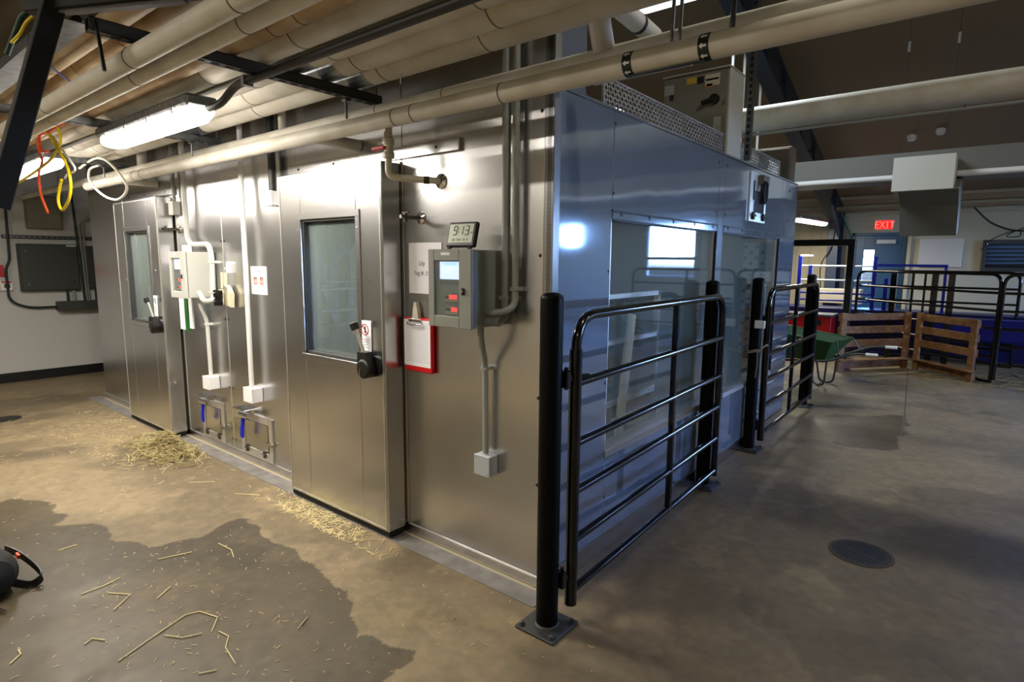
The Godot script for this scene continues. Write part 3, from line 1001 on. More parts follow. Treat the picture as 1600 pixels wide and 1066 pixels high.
func conduit(called: String, label: String, pts: Array, r: float, m: Material, straps: Array, caps := true, cat := "conduit") -> Node3D:
	var p0: Vector3 = pts[pts.size() - 1]
	var c := thing(called, label, cat, p0)
	var s := ns()
	tube(s, fillet(pts, 0.06), r, 14)
	obj("tube", s, m, c)
	for st in straps:
		var p: Vector3 = st
		s = ns()
		bx(s, p.x - r * 2.6, p.x + r * 2.6, p.y - 0.008, p.y + 0.008, 0.001, 0.006, 0.001)
		bx(s, p.x - r * 1.2, p.x + r * 1.2, p.y - 0.009, p.y + 0.009, 0.006, p.z + r * 1.12, 0.002)
		obj("strap", s, m, c)
	return c

func wall_gear() -> void:
	var s: SurfaceTool
	control_box(-0.517, "grey control box with lit blue screen below the digital clock", M.enclosure, 1.05)
	control_box(-3.325, "pale control box with blue screen between the two sliding doors", M.enclosure_light, 0.45)
	# digital clock leaning on the box
	var ck := thing("digital_clock", "black framed digital clock showing 9:13 on the grey control box", "clock", Vector3(-0.36, 1.545, 0.16))
	var tilt := Basis(Vector3.RIGHT, deg_to_rad(-14))
	var o := Vector3(-0.36, 1.553, 0.175)
	s = ns()
	box(s, o + tilt * Vector3(0, 0.055, 0), Vector3(0.168, 0.110, 0.024), 0.006, tilt)
	obj("case", s, M.black, ck)
	s = ns()
	box(s, o + tilt * Vector3(0, 0.058, 0.0125), Vector3(0.142, 0.082, 0.002), 0.0, tilt)
	obj("display", s, M.lcd, ck)
	for fx in [-0.06, 0.06]:
		s = ns()
		bar(s, Vector3(-0.36 + fx, 1.546, 0.186), Vector3(-0.36 + fx, 1.557, 0.178), 0.016, 0.01)
		obj("foot", s, M.black, ck)
	var seg := {"9": "abcdfg", "1": "bc", "3": "abcdg"}
	var dx := -0.026
	for chq in [["9", -0.036], ["1", 0.000], ["3", 0.034]]:
		s = ns()
		var w := 0.009
		var hh := 0.019
		for c in seg[chq[0]]:
			var ce: Vector3
			var sz: Vector3
			match c:
				"a": ce = Vector3(0, 2 * hh, 0); sz = Vector3(2 * w, 0.0045, 0.001)
				"g": ce = Vector3(0, hh, 0); sz = Vector3(2 * w, 0.0045, 0.001)
				"d": ce = Vector3(0, 0, 0); sz = Vector3(2 * w, 0.0045, 0.001)
				"b": ce = Vector3(w, 1.5 * hh, 0); sz = Vector3(0.0045, hh * 0.9, 0.001)
				"c": ce = Vector3(w, 0.5 * hh, 0); sz = Vector3(0.0045, hh * 0.9, 0.001)
				"f": ce = Vector3(-w, 1.5 * hh, 0); sz = Vector3(0.0045, hh * 0.9, 0.001)
				"e": ce = Vector3(-w, 0.5 * hh, 0); sz = Vector3(0.0045, hh * 0.9, 0.001)
			box(s, o + tilt * (Vector3(float(chq[1]) + ce.y * 0.08, 0.052, 0.0142) + ce), sz, 0.0, tilt)
		obj("digit", s, M.lcd_ink, ck)
	s = ns()
	for y in [0.064, 0.078]:
		box(s, o + tilt * Vector3(-0.014, y, 0.0142), Vector3(0.004, 0.004, 0.001), 0.0, tilt)
	obj("colon", s, M.lcd_ink, ck)
	text("small_reading", ck, "68  THU  10  6", 0.015, o + tilt * Vector3(0.0, 0.030, 0.0138), M.lcd_ink, tilt, 0.0006)
	text("small_reading", ck, "50", 0.012, o + tilt * Vector3(0.062, 0.060, 0.0138), M.lcd_ink, tilt, 0.0006)
	# conduits of the near box
	conduit("conduit", "left of two grey conduits rising beside the clock", [Vector3(-0.214, 2.58, 0.045), Vector3(-0.214, 1.25, 0.045), Vector3(-0.214, 1.238, 0.11), Vector3(-0.262, 1.236, 0.112)], 0.019, M.conduit, [Vector3(-0.214, 1.335, 0.045)])
	conduit("conduit", "right of two grey conduits rising beside the clock", [Vector3(-0.165, 2.58, 0.04), Vector3(-0.165, 1.30, 0.04), Vector3(-0.175, 1.276, 0.115), Vector3(-0.262, 1.276, 0.12)], 0.015, M.conduit, [Vector3(-0.165, 1.375, 0.04)])
	s = ns()
	for k in 9:
		lathe(s, Vector3(-0.262 + 0.009 * k, 1.236, 0.112), Vector3.RIGHT, [Vector2(0.019, 0), Vector2(0.0225, 0.003), Vector2(0.019, 0.006)], 12)
	var fx := tag(obj("flexible_sleeve", s, M.conduit), "ribbed grey sleeve entering the side of the grey control box", "sleeve")
	conduit("conduit", "grey conduit dropping from the grey control box to the small grey junction box", [Vector3(-0.294, 1.205, 0.12), Vector3(-0.296, 1.14, 0.115), Vector3(-0.337, 1.03, 0.04), Vector3(-0.338, 0.60, 0.035)], 0.0145, M.conduit, [Vector3(-0.337, 1.005, 0.04)])
	junction_box("junction_box", "small grey square junction box low on the steel front beside the black post", -0.386, -0.290, 0.495, 0.592, 0.066, M.grey_box)
	# far box conduits
	conduit("conduit", "white conduit looping into the side of the pale control box", [Vector3(-3.40, 2.58, 0.05), Vector3(-3.40, 1.66, 0.05), Vector3(-3.30, 1.60, 0.07), Vector3(-3.02, 1.60, 0.06), Vector3(-2.995, 1.52, 0.055), Vector3(-2.995, 1.19, 0.06), Vector3(-2.995, 1.185, 0.13), Vector3(-3.063, 1.25, 0.13)], 0.019, M.conduit_white, [Vector3(-2.995, 1.47, 0.055), Vector3(-2.995, 1.25, 0.06)])
	conduit("conduit", "white conduit from the pale control box down to the left white junction box", [Vector3(-3.13, 1.205, 0.1), Vector3(-3.13, 1.14, 0.1), Vector3(-3.16, 1.03, 0.045), Vector3(-3.165, 0.60, 0.04)], 0.0145, M.conduit_white, [Vector3(-3.16, 1.0, 0.045)])
	junction_box("junction_box", "left of two white junction boxes above the feed hatches", -3.215, -3.105, 0.50, 0.598, 0.085, M.white_box)
	conduit("conduit", "long white conduit running down between the dustpan and the notice", [Vector3(-2.49, 2.58, 0.05), Vector3(-2.505, 2.0, 0.05), Vector3(-2.515, 0.60, 0.05)], 0.0165, M.conduit_white, [])
	junction_box("junction_box", "right of two white junction boxes above the feed hatches", -2.575, -2.455, 0.50, 0.602, 0.085, M.white_box)
	junction_box("junction_box", "small pale box beside the top corner of the far sliding door", -3.685, -3.60, 1.835, 1.94, 0.06, M.enclosure_light)
	junction_box("junction_box", "small white box at the top left of the near sliding door", -2.20, -2.10, 1.83, 1.92, 0.07, M.white_box)
	conduit("conduit", "short dark conduit above the white box at the near sliding door", [Vector3(-2.125, 2.58, 0.04), Vector3(-2.125, 1.92, 0.04)], 0.024, M.conduit_dark, [])
	conduit("conduit", "thin grey conduit above the pale box at the far sliding door", [Vector3(-3.64, 2.58, 0.03), Vector3(-3.64, 1.94, 0.03)], 0.014, M.conduit, [])
	# papers and notices
	var nm := thing("name_sheet", "white sheet reading Lily and a tag number beside the grey control box", "sheet", Vector3(-0.8, 1.33, 0.003))
	obj("page", sheet(-0.895, -0.655, 1.328, 1.583, 0.002, 0.0015), M.paper, nm)
	text("lettering", nm, "Lily", 0.030, Vector3(-0.797, 1.480, 0.0042), mat(Color(0.25, 0.27, 0.33), 0.8), Basis.IDENTITY, 0.0006)
	text("lettering", nm, "Tag #: 31", 0.029, Vector3(-0.797, 1.430, 0.0042), mat(Color(0.25, 0.27, 0.33), 0.8), Basis.IDENTITY, 0.0006)
	# clipboard
	var cb := thing("clipboard", "red clipboard with a white log sheet hanging from a steel clip", "clipboard", Vector3(-0.83, 0.92, 0.01))
	s = ns()
	bx(s, -0.915, -0.705, 0.925, 1.205, 0.004, 0.028, 0.006)
	obj("board", s, M.red_clip, cb)
	var rows := []
	for k in 22:
		rows.append([6, 10 + k * 5, 84, 1, Color(0.72, 0.72, 0.78)])
	var pm := mat(Color(1, 1, 1), 0.8)
	pm.albedo_texture = lines_tex(96, 128, Color(0.93, 0.93, 0.95), rows)
	obj("log_sheet", sheet(-0.912, -0.715, 0.955, 1.195, 0.028, 0.0015), pm, cb)
	s = ns()
	tube(s, smoothpath([Vector3(-0.875, 1.182, 0.034), Vector3(-0.865, 1.172, 0.042), Vector3(-0.78, 1.172, 0.042), Vector3(-0.772, 1.182, 0.034)], 6), 0.004, 8)
	bx(s, -0.87, -0.775, 1.183, 1.2, 0.029, 0.036, 0.002)
	obj("clip", s, M.chrome, cb)
	s = ns()
	prism(s, PackedVector2Array([Vector2(-0.845, 1.20), Vector2(-0.80, 1.20), Vector2(-0.808, 1.25), Vector2(-0.818, 1.285), Vector2(-0.83, 1.285), Vector2(-0.838, 1.25)]), Vector3(0, 0, 0.01), Vector3.RIGHT, Vector3.UP, Vector3(0, 0, 0.022))
	tag(obj("hook", s, M.pvc), "white plastic hook holding the red clipboard", "hook")
	# no-go notices on the doors
	for q in [[-1.150, 0.995, 0.134, 0.105, 0.185, "white notice with red circle on the near sliding door"], [-3.93, 1.02, 0.134, 0.085, 0.17, "white notice with dark circle on the far sliding door"]]:
		var nt := thing("notice", q[5], "notice", Vector3(q[0], q[1], q[2]), "door notices")
		var nl := []
		for k in 4:
			nl.append([10 + 2 * k, 70 + k * 9, 44 - 4 * k, 2, Color(0.72, 0.30, 0.35) if k == 0 else Color(0.45, 0.55, 0.65)])
		var nm2 := mat(Color(1, 1, 1), 0.8)
		nm2.albedo_texture = lines_tex(64, 128, Color(0.94, 0.94, 0.95), nl)
		obj("page", sheet(q[0] - q[3] / 2 + 0.05, q[0] + q[3] / 2 + 0.05, q[1], q[1] + q[4], q[2], 0.0015), nm2, nt)
		s = ns()
		var ring := []
		var rc := Vector3(q[0] + 0.05, q[1] + q[4] * 0.74, q[2] + 0.002)
		var rr: float = q[3] * 0.27
		for k in 24:
			ring.append(rc + Vector3(cos(TAU * k / 24), sin(TAU * k / 24), 0) * rr)
		tube(s, ring, 0.0022, 6, false, true)
		bar(s, rc + Vector3(-rr, rr, 0) * 0.7, rc + Vector3(rr, -rr, 0) * 0.7, 0.004, 0.002, Vector3(0, 0, 1))
		obj("ban_circle", s, mat(Color(0.75, 0.10, 0.12), 0.6) if q[0] > -2 else M.ink, nt)
		s = ns()
		bar(s, rc + Vector3(0.002, rr * 0.6, 0), rc + Vector3(0.002, -rr * 0.6, 0), rr * 0.28, 0.002, Vector3(0, 0, 1))
		obj("symbol", s, M.ink, nt)
	var po := thing("poster", "white notice with two small pinkish pictures left of the near sliding door", "notice", Vector3(-2.4, 1.25, 0.002))
	var pr := [[24, 22, 48, 3, Color(0.35, 0.36, 0.42)], [20, 30, 56, 1, Color(0.6, 0.6, 0.65)], [30, 36, 36, 2, Color(0.7, 0.66, 0.5)], [20, 92, 56, 1, Color(0.65, 0.65, 0.7)], [16, 102, 64, 2, Color(0.65, 0.65, 0.7)], [24, 106, 50, 1, Color(0.65, 0.65, 0.7)]]
	for k in 2:
		var bx0 := 16 + 38 * k
		pr.append([bx0, 48, 22, 36, Color(0.72, 0.50, 0.45)])
		pr.append([bx0, 48, 10, 10, Color(0.42, 0.28, 0.26)]); pr.append([bx0 + 13, 48, 8, 12, Color(0.45, 0.33, 0.30)])
		pr.append([bx0 + 6, 64, 9, 12, Color(0.85, 0.62, 0.55)]); pr.append([bx0 + 2, 76, 18, 6, Color(0.78, 0.42, 0.40)])
	var pmm := mat(Color(1, 1, 1), 0.8)
	pmm.albedo_texture = lines_tex(96, 128, Color(0.95, 0.95, 0.97), pr)
	obj("page", sheet(-2.535, -2.325, 1.255, 1.445, 0.002, 0.0015), pmm, po)
	# papers behind and below the far control box
	s = sheet(-3.62, -3.44, 1.45, 1.60, 0.003, 0.002)
	tag(obj("paper_sheet", s, M.paper), "white sheet on the steel behind the pale control box", "sheet")
	for q in [[-3.555, -3.44, 0.935, 1.20, 0.07, M.paper, "white sheet hanging under the pale control box"], [-3.435, -3.375, 0.93, 1.20, 0.08, M.green, "green folder hanging under the pale control box"], [-3.37, -3.31, 0.955, 1.20, 0.075, M.paper, "white folder edge right of the green folder under the pale control box"]]:
		s = ns()
		bx(s, q[0], q[1], q[2], q[3], q[4], q[4] + 0.012, 0.001)
		tag(obj("folder", s, q[5]), q[6], "folder")
	# dustpan and brush on a white hook
	s = ns()
	prism(s, PackedVector2Array([Vector2(-2.840, 1.395), Vector2(-2.815, 1.395), Vector2(-2.812, 1.46), Vector2(-2.823, 1.475), Vector2(-2.838, 1.46)]), Vector3(0, 0, 0.0), Vector3.RIGHT, Vector3.UP, Vector3(0, 0, 0.03))
	bx(s, -2.850, -2.835, 1.42, 1.432, 0.0, 0.035)
	tag(obj("hook", s, M.white_box), "white plastic hook holding the cream dustpan", "hook")
	var dp := thing("dustpan", "cream dustpan hanging with its brush on the steel front", "dustpan", Vector3(-2.830, 1.15, 0.03))
	s = ns()
	prism(s, PackedVector2Array([Vector2(-2.850, 1.30), Vector2(-2.820, 1.30), Vector2(-2.815, 1.395), Vector2(-2.845, 1.395)]), Vector3(0, 0, 0.035), Vector3.RIGHT, Vector3.UP, Vector3(0, 0, 0.016))
	obj("handle", s, M.cream, dp)
	s = ns()
	prism(s, PackedVector2Array([Vector2(-2.850, 1.305), Vector2(-2.890, 1.27), Vector2(-2.920, 1.16), Vector2(-2.770, 1.145), Vector2(-2.750, 1.24), Vector2(-2.785, 1.285), Vector2(-2.820, 1.305)]), Vector3(0, 0, 0.02), Vector3.RIGHT, Vector3.UP, Vector3(0, 0, 0.006))
	bar(s, Vector3(-2.820, 1.305, 0.035), Vector3(-2.760, 1.25, 0.035), 0.006, 0.03, Vector3(0, 0, 1))
	bar(s, Vector3(-2.760, 1.25, 0.035), Vector3(-2.765, 1.15, 0.035), 0.006, 0.03, Vector3(0, 0, 1))
	obj("pan", s, M.cream, dp)
	var br := thing("hand_brush", "black hand brush nested in the cream dustpan", "brush", Vector3(-2.880, 1.16, 0.05))
	s = ns()
	bar(s, Vector3(-2.850, 1.28, 0.06), Vector3(-2.840, 1.40, 0.06), 0.02, 0.014, Vector3(0, 0, 1), 0.004)
	bx(s, -2.900, -2.840, 1.165, 1.275, 0.055, 0.065, 0.003)
	obj("handle", s, M.cream, br)
	s = ns()
	for i in 60:
		var px := Vector3(-2.920 + 0.085 * rng.randf(), 1.16 + 0.105 * rng.randf(), 0.064)
		var dd := Vector3(rng.randf_range(-0.35, 0.1), rng.randf_range(-0.2, 0.2), 1.0).normalized()
		bar(s, px, px + dd * 0.03, 0.008, 0.008)
	bx(s, -2.922, -2.840, 1.16, 1.27, 0.062, 0.08, 0.004)
	var bri := obj("bristles", s, M.black, br)
	bri.set_meta("kind", "stuff")
	# feed hatches with blue straps
	feed_hatch(-3.43, -3.06, "left small steel feed hatch low on the chamber front")
	feed_hatch(-2.79, -2.345, "right small steel feed hatch low on the chamber front")
	# taps
	for q in [[-0.80, 1.705, "small water tap on a steel flange above the name sheet"], [-3.66, 1.725, "small water tap beside the far sliding door"]]:
		var tp := thing("tap", q[2], "tap", Vector3(q[0], q[1], 0.05), "water taps on the chamber front")
		s = ns()
		lathe(s, Vector3(q[0], q[1], 0.0), Vector3(0, 0, 1), [Vector2(0.03, 0), Vector2(0.03, 0.006), Vector2(0.012, 0.012), Vector2(0, 0.012)], 18)
		obj("flange", s, M.chrome, tp)
		s = ns()
		tube(s, smoothpath([Vector3(q[0], q[1], 0.01), Vector3(q[0], q[1] - 0.002, 0.08), Vector3(q[0] - 0.005, q[1], 0.13)], 6), 0.010, 10)
		cyl(s, Vector3(q[0] - 0.002, q[1] - 0.022, 0.10), Vector3(q[0] - 0.002, q[1] + 0.018, 0.10), 0.011, 10)
		obj("spout", s, M.steel_dark, tp)
		s = ns()
		bar(s, Vector3(q[0] - 0.025, q[1] + 0.018, 0.10), Vector3(q[0] + 0.02, q[1] + 0.022, 0.10), 0.012, 0.005)
		obj("handle", s, M.steel_dark, tp)

func feed_hatch(x0: float, x1: float, label: String) -> void:
	var y0 := 0.068
	var y1 := 0.385
	var h := thing("feed_hatch", label, "hatch", Vector3((x0 + x1) / 2, y0, 0.01), "feed hatches on the chamber front")
	var s := ns()
	var t := 0.05
	bx(s, x0, x0 + t, y0, y1, 0.001, 0.010, 0.002); bx(s, x1 - t, x1, y0, y1, 0.001, 0.010, 0.002)
	bx(s, x0 + t, x1 - t, y1 - t, y1, 0.001, 0.010, 0.002); bx(s, x0 + t, x1 - t, y0, y0 + t * 1.2, 0.001, 0.010, 0.002)
	obj("frame", s, M.steel_trim, h)
	s = ns()
	bx(s, x1 - 0.006, x1 + 0.001, y0, y1, 0.009, 0.013); bx(s, x0, x1, y1 - 0.006, y1 + 0.001, 0.009, 0.013)
	bx(s, x0 + t, x0 + t + 0.006, y0 + t, y1 - t, 0.009, 0.013); bx(s, x0 + t, x1 - t, y0 + t, y0 + t + 0.008, 0.009, 0.013)
	obj("edge_strip", s, M.steel_trim, h)
	s = ns()
	bx(s, x0 + t + 0.004, x1 - t - 0.004, y0 + t + 0.006, y1 - t - 0.003, 0.001, 0.008, 0.002)
	obj("door", s, M.steel, h)
	s = ns()
	bx(s, x1 - t - 0.008, x1 - t - 0.002, y0 + t, y1 - t, 0.006, 0.011)
	obj("gasket", s, M.gasket, h)
	for fx in [0.16, 0.72]:
		s = ns()
		var x: float = x0 + (x1 - x0) * fx
		for k in 2:
			bx(s, x + k * 0.018, x + 0.012 + k * 0.018, y0 + 0.022, y0 + 0.075, 0.008, 0.02, 0.003)
		cyl(s, Vector3(x - 0.004, y0 + 0.05, 0.02), Vector3(x + 0.034, y0 + 0.05, 0.02), 0.006, 8)
		obj("hinge", s, M.steel_dark, h)
	s = ns()
	bx(s, x1 - t - 0.02, x1 + 0.01, y0 + 0.12, y0 + 0.15, 0.010, 0.022, 0.003)
	obj("latch", s, M.steel_edge, h)
	# shelf bracket at the top left with a strap buckle
	s = ns()
	bx(s, x0 - 0.02, x0 + 0.16, y1 + 0.02, y1 + 0.028, 0.0, 0.06, 0.002)
	bx(s, x0 - 0.015, x0 + 0.05, y1 - 0.05, y1 + 0.02, 0.004, 0.012, 0.002)
	cyl(s, Vector3(x0 + 0.12, y1 + 0.0, 0.06), Vector3(x0 + 0.24, y1 + 0.0, 0.06), 0.026, 14)
	obj("latch_roller", s, M.chrome, h)
	s = ns()
	tube(s, smoothpath([Vector3(x0 + 0.14, y1 - 0.01, 0.06), Vector3(x0 + 0.135, y1 - 0.10, 0.065), Vector3(x0 + 0.12, y1 - 0.165, 0.06)], 6), 0.012, 8)
	bar(s, Vector3(x0 + 0.132, y1 - 0.09, 0.066), Vector3(x0 + 0.12, y1 - 0.175, 0.064), 0.042, 0.012, Vector3(0, 0, 1), 0.004)
	obj("blue_strap", s, M.blue, h)

# ---------------------------------------------------------------- pipe rack
func pipe(label: String, pts: Array, r: float, m: Material, seams: Array, group := "insulated pipes of the overhead rack") -> Node3D:
	var p := thing("pipe", label, "pipe", pts[0], group)
	var s := ns()
	tube(s, pts, r, 22)
	obj("jacket", s, m, p)
	var d: Vector3 = (pts[1] - pts[0]).normalized()
	for x in seams:
		s = ns()
		lathe(s, Vector3(x, pts[0].y, pts[0].z), d, [Vector2(r + 0.0005, -0.002), Vector2(r + 0.0018, -0.0015), Vector2(r + 0.0018, 0.0015), Vector2(r + 0.0005, 0.002)], 22)
		obj("seam_band", s, M.seam, p)
	return p

func pipes() -> void:
	var s: SurfaceTool
	var XE := 1.15
	pipe("topmost long pale pipe nearest the camera, hung under the strut", [Vector3(-7.4, 2.185, 1.19), Vector3(XE, 2.185, 1.19)], 0.034, M.pipe, [-2.0, -0.95, -0.2])
	pipe("second long pale pipe hung beside the topmost one", [Vector3(-7.4, 2.19, 1.092), Vector3(XE, 2.19, 1.092)], 0.031, M.pipe, [-2.3, -1.2, -0.35])
	pipe("left of two tan pipes high above the strut at top left", [Vector3(-7.4, 2.42, 1.115), Vector3(-0.2, 2.42, 1.115)], 0.042, M.pipe_tan, [-2.2, -1.45])
	pipe("right of two tan pipes high above the strut at top left", [Vector3(-7.4, 2.42, 1.015), Vector3(-0.2, 2.42, 1.015)], 0.042, M.pipe_tan, [-2.1, -1.5])
	pipe("narrow tan pipe lying on the struts behind the two hung pipes", [Vector3(-7.4, 2.322, 0.845), Vector3(XE, 2.322, 0.845)], 0.040, M.pipe_tan, [-2.75, -0.62, -0.45])
	pipe("pale pipe lying on the struts beside the tan one", [Vector3(-7.4, 2.352, 0.716), Vector3(XE, 2.352, 0.716)], 0.068, M.pipe, [-3.2, -1.4, -0.66])
	pipe("pale pipe third from the chamber wall on the struts", [Vector3(-4.9, 2.356, 0.566), Vector3(XE, 2.356, 0.566)], 0.071, M.pipe, [-3.9, -1.3, -0.68, 0.1])
	pipe("pale pipe second from the chamber wall on the struts", [Vector3(-4.6, 2.356, 0.417), Vector3(XE, 2.356, 0.417)], 0.072, M.pipe, [-3.9, -3.7, -1.6, -0.70, 0.05])
	pipe("pale pipe on the struts nearest the chamber wall", [Vector3(-4.35, 2.356, 0.265), Vector3(1.0, 2.356, 0.265)], 0.073, M.pipe, [-3.95, -3.6, -1.8, -0.72, -0.12])
	# galvanised saddles where the pipes lie on the near strut
	for q in [[0.716, 0.068], [0.566, 0.071], [0.417, 0.072], [0.265, 0.073]]:
		for xs in [-0.945, -2.6]:
			var sd := ns()
			for k in 10:
				var a0 := PI + PI * k / 10.0
				var a1 := PI + PI * (k + 1) / 10.0
				var rr: float = q[1] + 0.002
				var p0 := Vector3(0, 2.356 + sin(a0) * rr, q[0] + cos(a0) * rr); var p1 := Vector3(0, 2.356 + sin(a1) * rr, q[0] + cos(a1) * rr)
				var nn := Vector3(0, sin((a0 + a1) / 2), cos((a0 + a1) / 2))
				quad(sd, p0 + Vector3(xs - 0.13, 0, 0), p1 + Vector3(xs - 0.13, 0, 0), p1 + Vector3(xs + 0.13, 0, 0), p0 + Vector3(xs + 0.13, 0, 0), nn)
				quad(sd, p0 * Vector3(1, 1, 1) + Vector3(xs - 0.13, 0, 0) - nn * 0.0015, p1 + Vector3(xs - 0.13, 0, 0) - nn * 0.0015, p1 + Vector3(xs + 0.13, 0, 0) - nn * 0.0015, p0 + Vector3(xs + 0.13, 0, 0) - nn * 0.0015, -nn)
			var nth: int = [0.265, 0.417, 0.566, 0.716].find(q[0])
			tag(obj("pipe_saddle", sd, M.galv), "galvanised half round saddle under the %s pipe from the chamber wall on the %s strut" % [["first", "second", "third", "fourth"][nth], "near" if xs > -1 else "middle"], "saddle", "pipe saddles")
	# lower pair along the chamber front
	var p1 := pipe("long white pipe running low along the front of the chamber above the doors", [Vector3(-4.72, 2.107, 0.30), Vector3(3.2, 2.107, 0.30)], 0.036, M.pipe, [-3.6, -3.45, -0.62, -0.5, -0.02], "low pipes along the chamber front")
	for x in [0.50, 0.74]:
		s = ns()
		lathe(s, Vector3(x, 2.107, 0.30), Vector3.RIGHT, [Vector2(0.0365, -0.016), Vector2(0.0375, -0.015), Vector2(0.0375, 0.015), Vector2(0.0365, 0.016)], 22)
		var gb := obj("green_band", s, mat(Color(0.02, 0.10, 0.07), 0.5), p1)
		for k in 4:
			var a := -0.9 + k * 0.75
			var e := Vector3(0, sin(a), cos(a))
			s = ns()
			prism(s, PackedVector2Array([Vector2(-0.011, 0), Vector2(-0.002, -0.008), Vector2(-0.002, -0.003), Vector2(0.010, -0.003), Vector2(0.010, 0.003), Vector2(-0.002, 0.003), Vector2(-0.002, 0.008)]), Vector3(x, 2.107, 0.30) + e * 0.0374, Vector3.RIGHT, Vector3(0, cos(a), -sin(a)), e * 0.0008)
			obj("flow_arrow", s, M.white_box, gb)
	s = ns()
	bar(s, Vector3(0.50, 2.068, 0.312), Vector3(0.74, 2.068, 0.312), 0.012, 0.004)
	obj("green_label", s, mat(Color(0.02, 0.10, 0.07), 0.5), p1)
	for x in [-4.02, -1.285]:
		s = ns()
		cyl(s, Vector3(x, 2.107, 0.30), Vector3(x, 2.107, 0.004), 0.030, 18)
		obj("branch", s, M.pipe, p1)
	s = ns()
	lathe(s, Vector3(-4.72, 2.107, 0.30), Vector3(-1, 0, 0), [Vector2(0.036, 0), Vector2(0.03, 0.018), Vector2(0.015, 0.03), Vector2(0, 0.034)], 18)
	obj("end_cap", s, M.pipe, p1)
	var p2 := pipe("white pipe just behind the long low pipe along the chamber front", [Vector3(-7.5, 2.197, 0.168), Vector3(3.2, 2.197, 0.168)], 0.031, M.pipe, [-0.45, -0.9], "low pipes along the chamber front")
	# drops and branches at the corner
	s = ns()
	cyl(s, Vector3(0.335, 2.34, 0.245), Vector3(0.335, 2.21, 0.19), 0.038, 18)
	var dr := tag(obj("drop_pipe", s, M.duct_white), "short white drop joining the rack pipe to the low pipes at the corner", "pipe")
	var hb := thing("branch_pipe", "pale branch pipe with a green band running back over the chamber", "pipe", Vector3(0.5, 2.35, 0.2))
	s = ns()
	tube(s, fillet([Vector3(0.40, 2.33, 0.26), Vector3(0.385, 2.318, -0.10), Vector3(0.385, 2.24, -0.105)], 0.06), 0.033, 18)
	obj("jacket", s, M.pipe, hb)
	s = ns()
	lathe(s, Vector3(0.392, 2.323, 0.06), Vector3(-0.04, -0.03, -1), [Vector2(0.0335, -0.01), Vector2(0.0345, -0.009), Vector2(0.0345, 0.009), Vector2(0.0335, 0.01)], 18)
	obj("green_band", s, mat(Color(0.02, 0.10, 0.07), 0.5), hb)
	s = ns()
	tube(s, fillet([Vector3(0.12, 2.238, -0.105), Vector3(0.52, 2.238, -0.105)], 0.05), 0.038, 18)
	tag(obj("branch_pipe", s, M.pipe), "short thick pale pipe below the green bands at the corner", "pipe")
	# slotted struts
	var k := 0
	for q in [[-0.945, "near slotted steel strut carrying the pipes across the chamber front"], [-2.60, "middle slotted steel strut above the lit lamp"], [-4.25, "far slotted steel strut near the grey wall"]]:
		var x: float = q[0]
		var sr := thing("strut_channel", q[1], "strut", Vector3(x, 2.235, 0.7), "strut channels of the pipe rack")
		s = ns()
		bx(s, x - 0.021, x - 0.018, 2.235, 2.278, 0.13, 1.32); bx(s, x + 0.018, x + 0.021, 2.235, 2.278, 0.13, 1.32)
		bx(s, x - 0.021, x + 0.021, 2.275, 2.278, 0.13, 1.32)
		bx(s, x - 0.021, x + 0.021, 2.236, 2.2385, 0.13, 1.32)
		obj("channel", s, M.strut if k == 0 else M.galv, sr)
		s = ns()
		var z := 0.18
		while z < 1.28:
			bx(s, x - 0.007, x + 0.007, 2.2345, 2.2362, z, z + 0.03)
			z += 0.055
		var sl := obj("slot", s, M.hole, sr)
		sl.set_meta("kind", "stuff")
		# hanger rod to the low pipe
		s = ns()
		cyl(s, Vector3(x - 0.03, 2.15, 0.30), Vector3(x - 0.03, 2.245, 0.30), 0.006, 10)
		bx(s, x - 0.045, x - 0.012, 2.225, 2.235, 0.285, 0.315, 0.002)
		tag(obj("hanger_rod", s, M.galv), ["thin steel rod from the near strut to the low pipe", "thin steel rod from the middle strut to the low pipe", "thin steel rod from the far strut to the low pipe"][k], "rod", "hanger rods")
		s = ns()
		cyl(s, Vector3(x + 0.02, 2.2785, 0.16), Vector3(x + 0.02, 2.78, 0.16), 0.005, 8)
		if k < 2:
			tag(obj("hanger_rod", s, M.galv), ["thin rod holding the near strut up by the chamber wall", "thin rod holding the middle strut up by the chamber wall"][k], "rod", "hanger rods")
		k += 1
	s = ns()
	cyl(s, Vector3(-0.885, 2.105, 1.30), Vector3(-0.93, 2.27, 1.30), 0.0065, 10)
	tag(obj("hanger_rod", s, M.black), "black rod end dangling from the near strut at top left", "rod", "hanger rods")
	# dark electrical conduit feeding the lamp
	var ec := thing("conduit", "dark conduit crossing under the strut to the lit lamp", "conduit", Vector3(-1.4, 2.18, 0.76))
	s = ns()
	tube(s, fillet([Vector3(-1.36, 2.165, 0.755), Vector3(-1.24, 2.165, 0.755), Vector3(-1.10, 2.216, 0.76), Vector3(0.9, 2.216, 0.76)], 0.06), 0.0165, 12)
	obj("tube", s, M.conduit_dark, ec)
	s = ns()
	bx(s, -1.01, -0.985, 2.196, 2.236, 0.74, 0.782, 0.002)
	obj("clamp", s, M.galv, ec)
	# conduit on the deck side, between rack pipes
	s = ns()
	cyl(s, Vector3(-7.4, 2.305, 0.63), Vector3(1.1, 2.305, 0.63), 0.011, 10)
	tag(obj("conduit", s, M.conduit), "thin grey conduit between the rack pipes", "conduit")
	# valve drop
	var v := thing("ball_valve", "white plastic drop pipe with a red handled valve above the near sliding door", "valve", Vector3(-0.90, 1.86, 0.12))
	s = ns()
	tube(s, fillet([Vector3(-0.835, 2.19, 0.165), Vector3(-0.845, 1.895, 0.165), Vector3(-0.80, 1.885, 0.13), Vector3(-0.655, 1.872, 0.003)], 0.05), 0.0165, 14)
	obj("tube", s, M.pvc, v)
	s = ns()
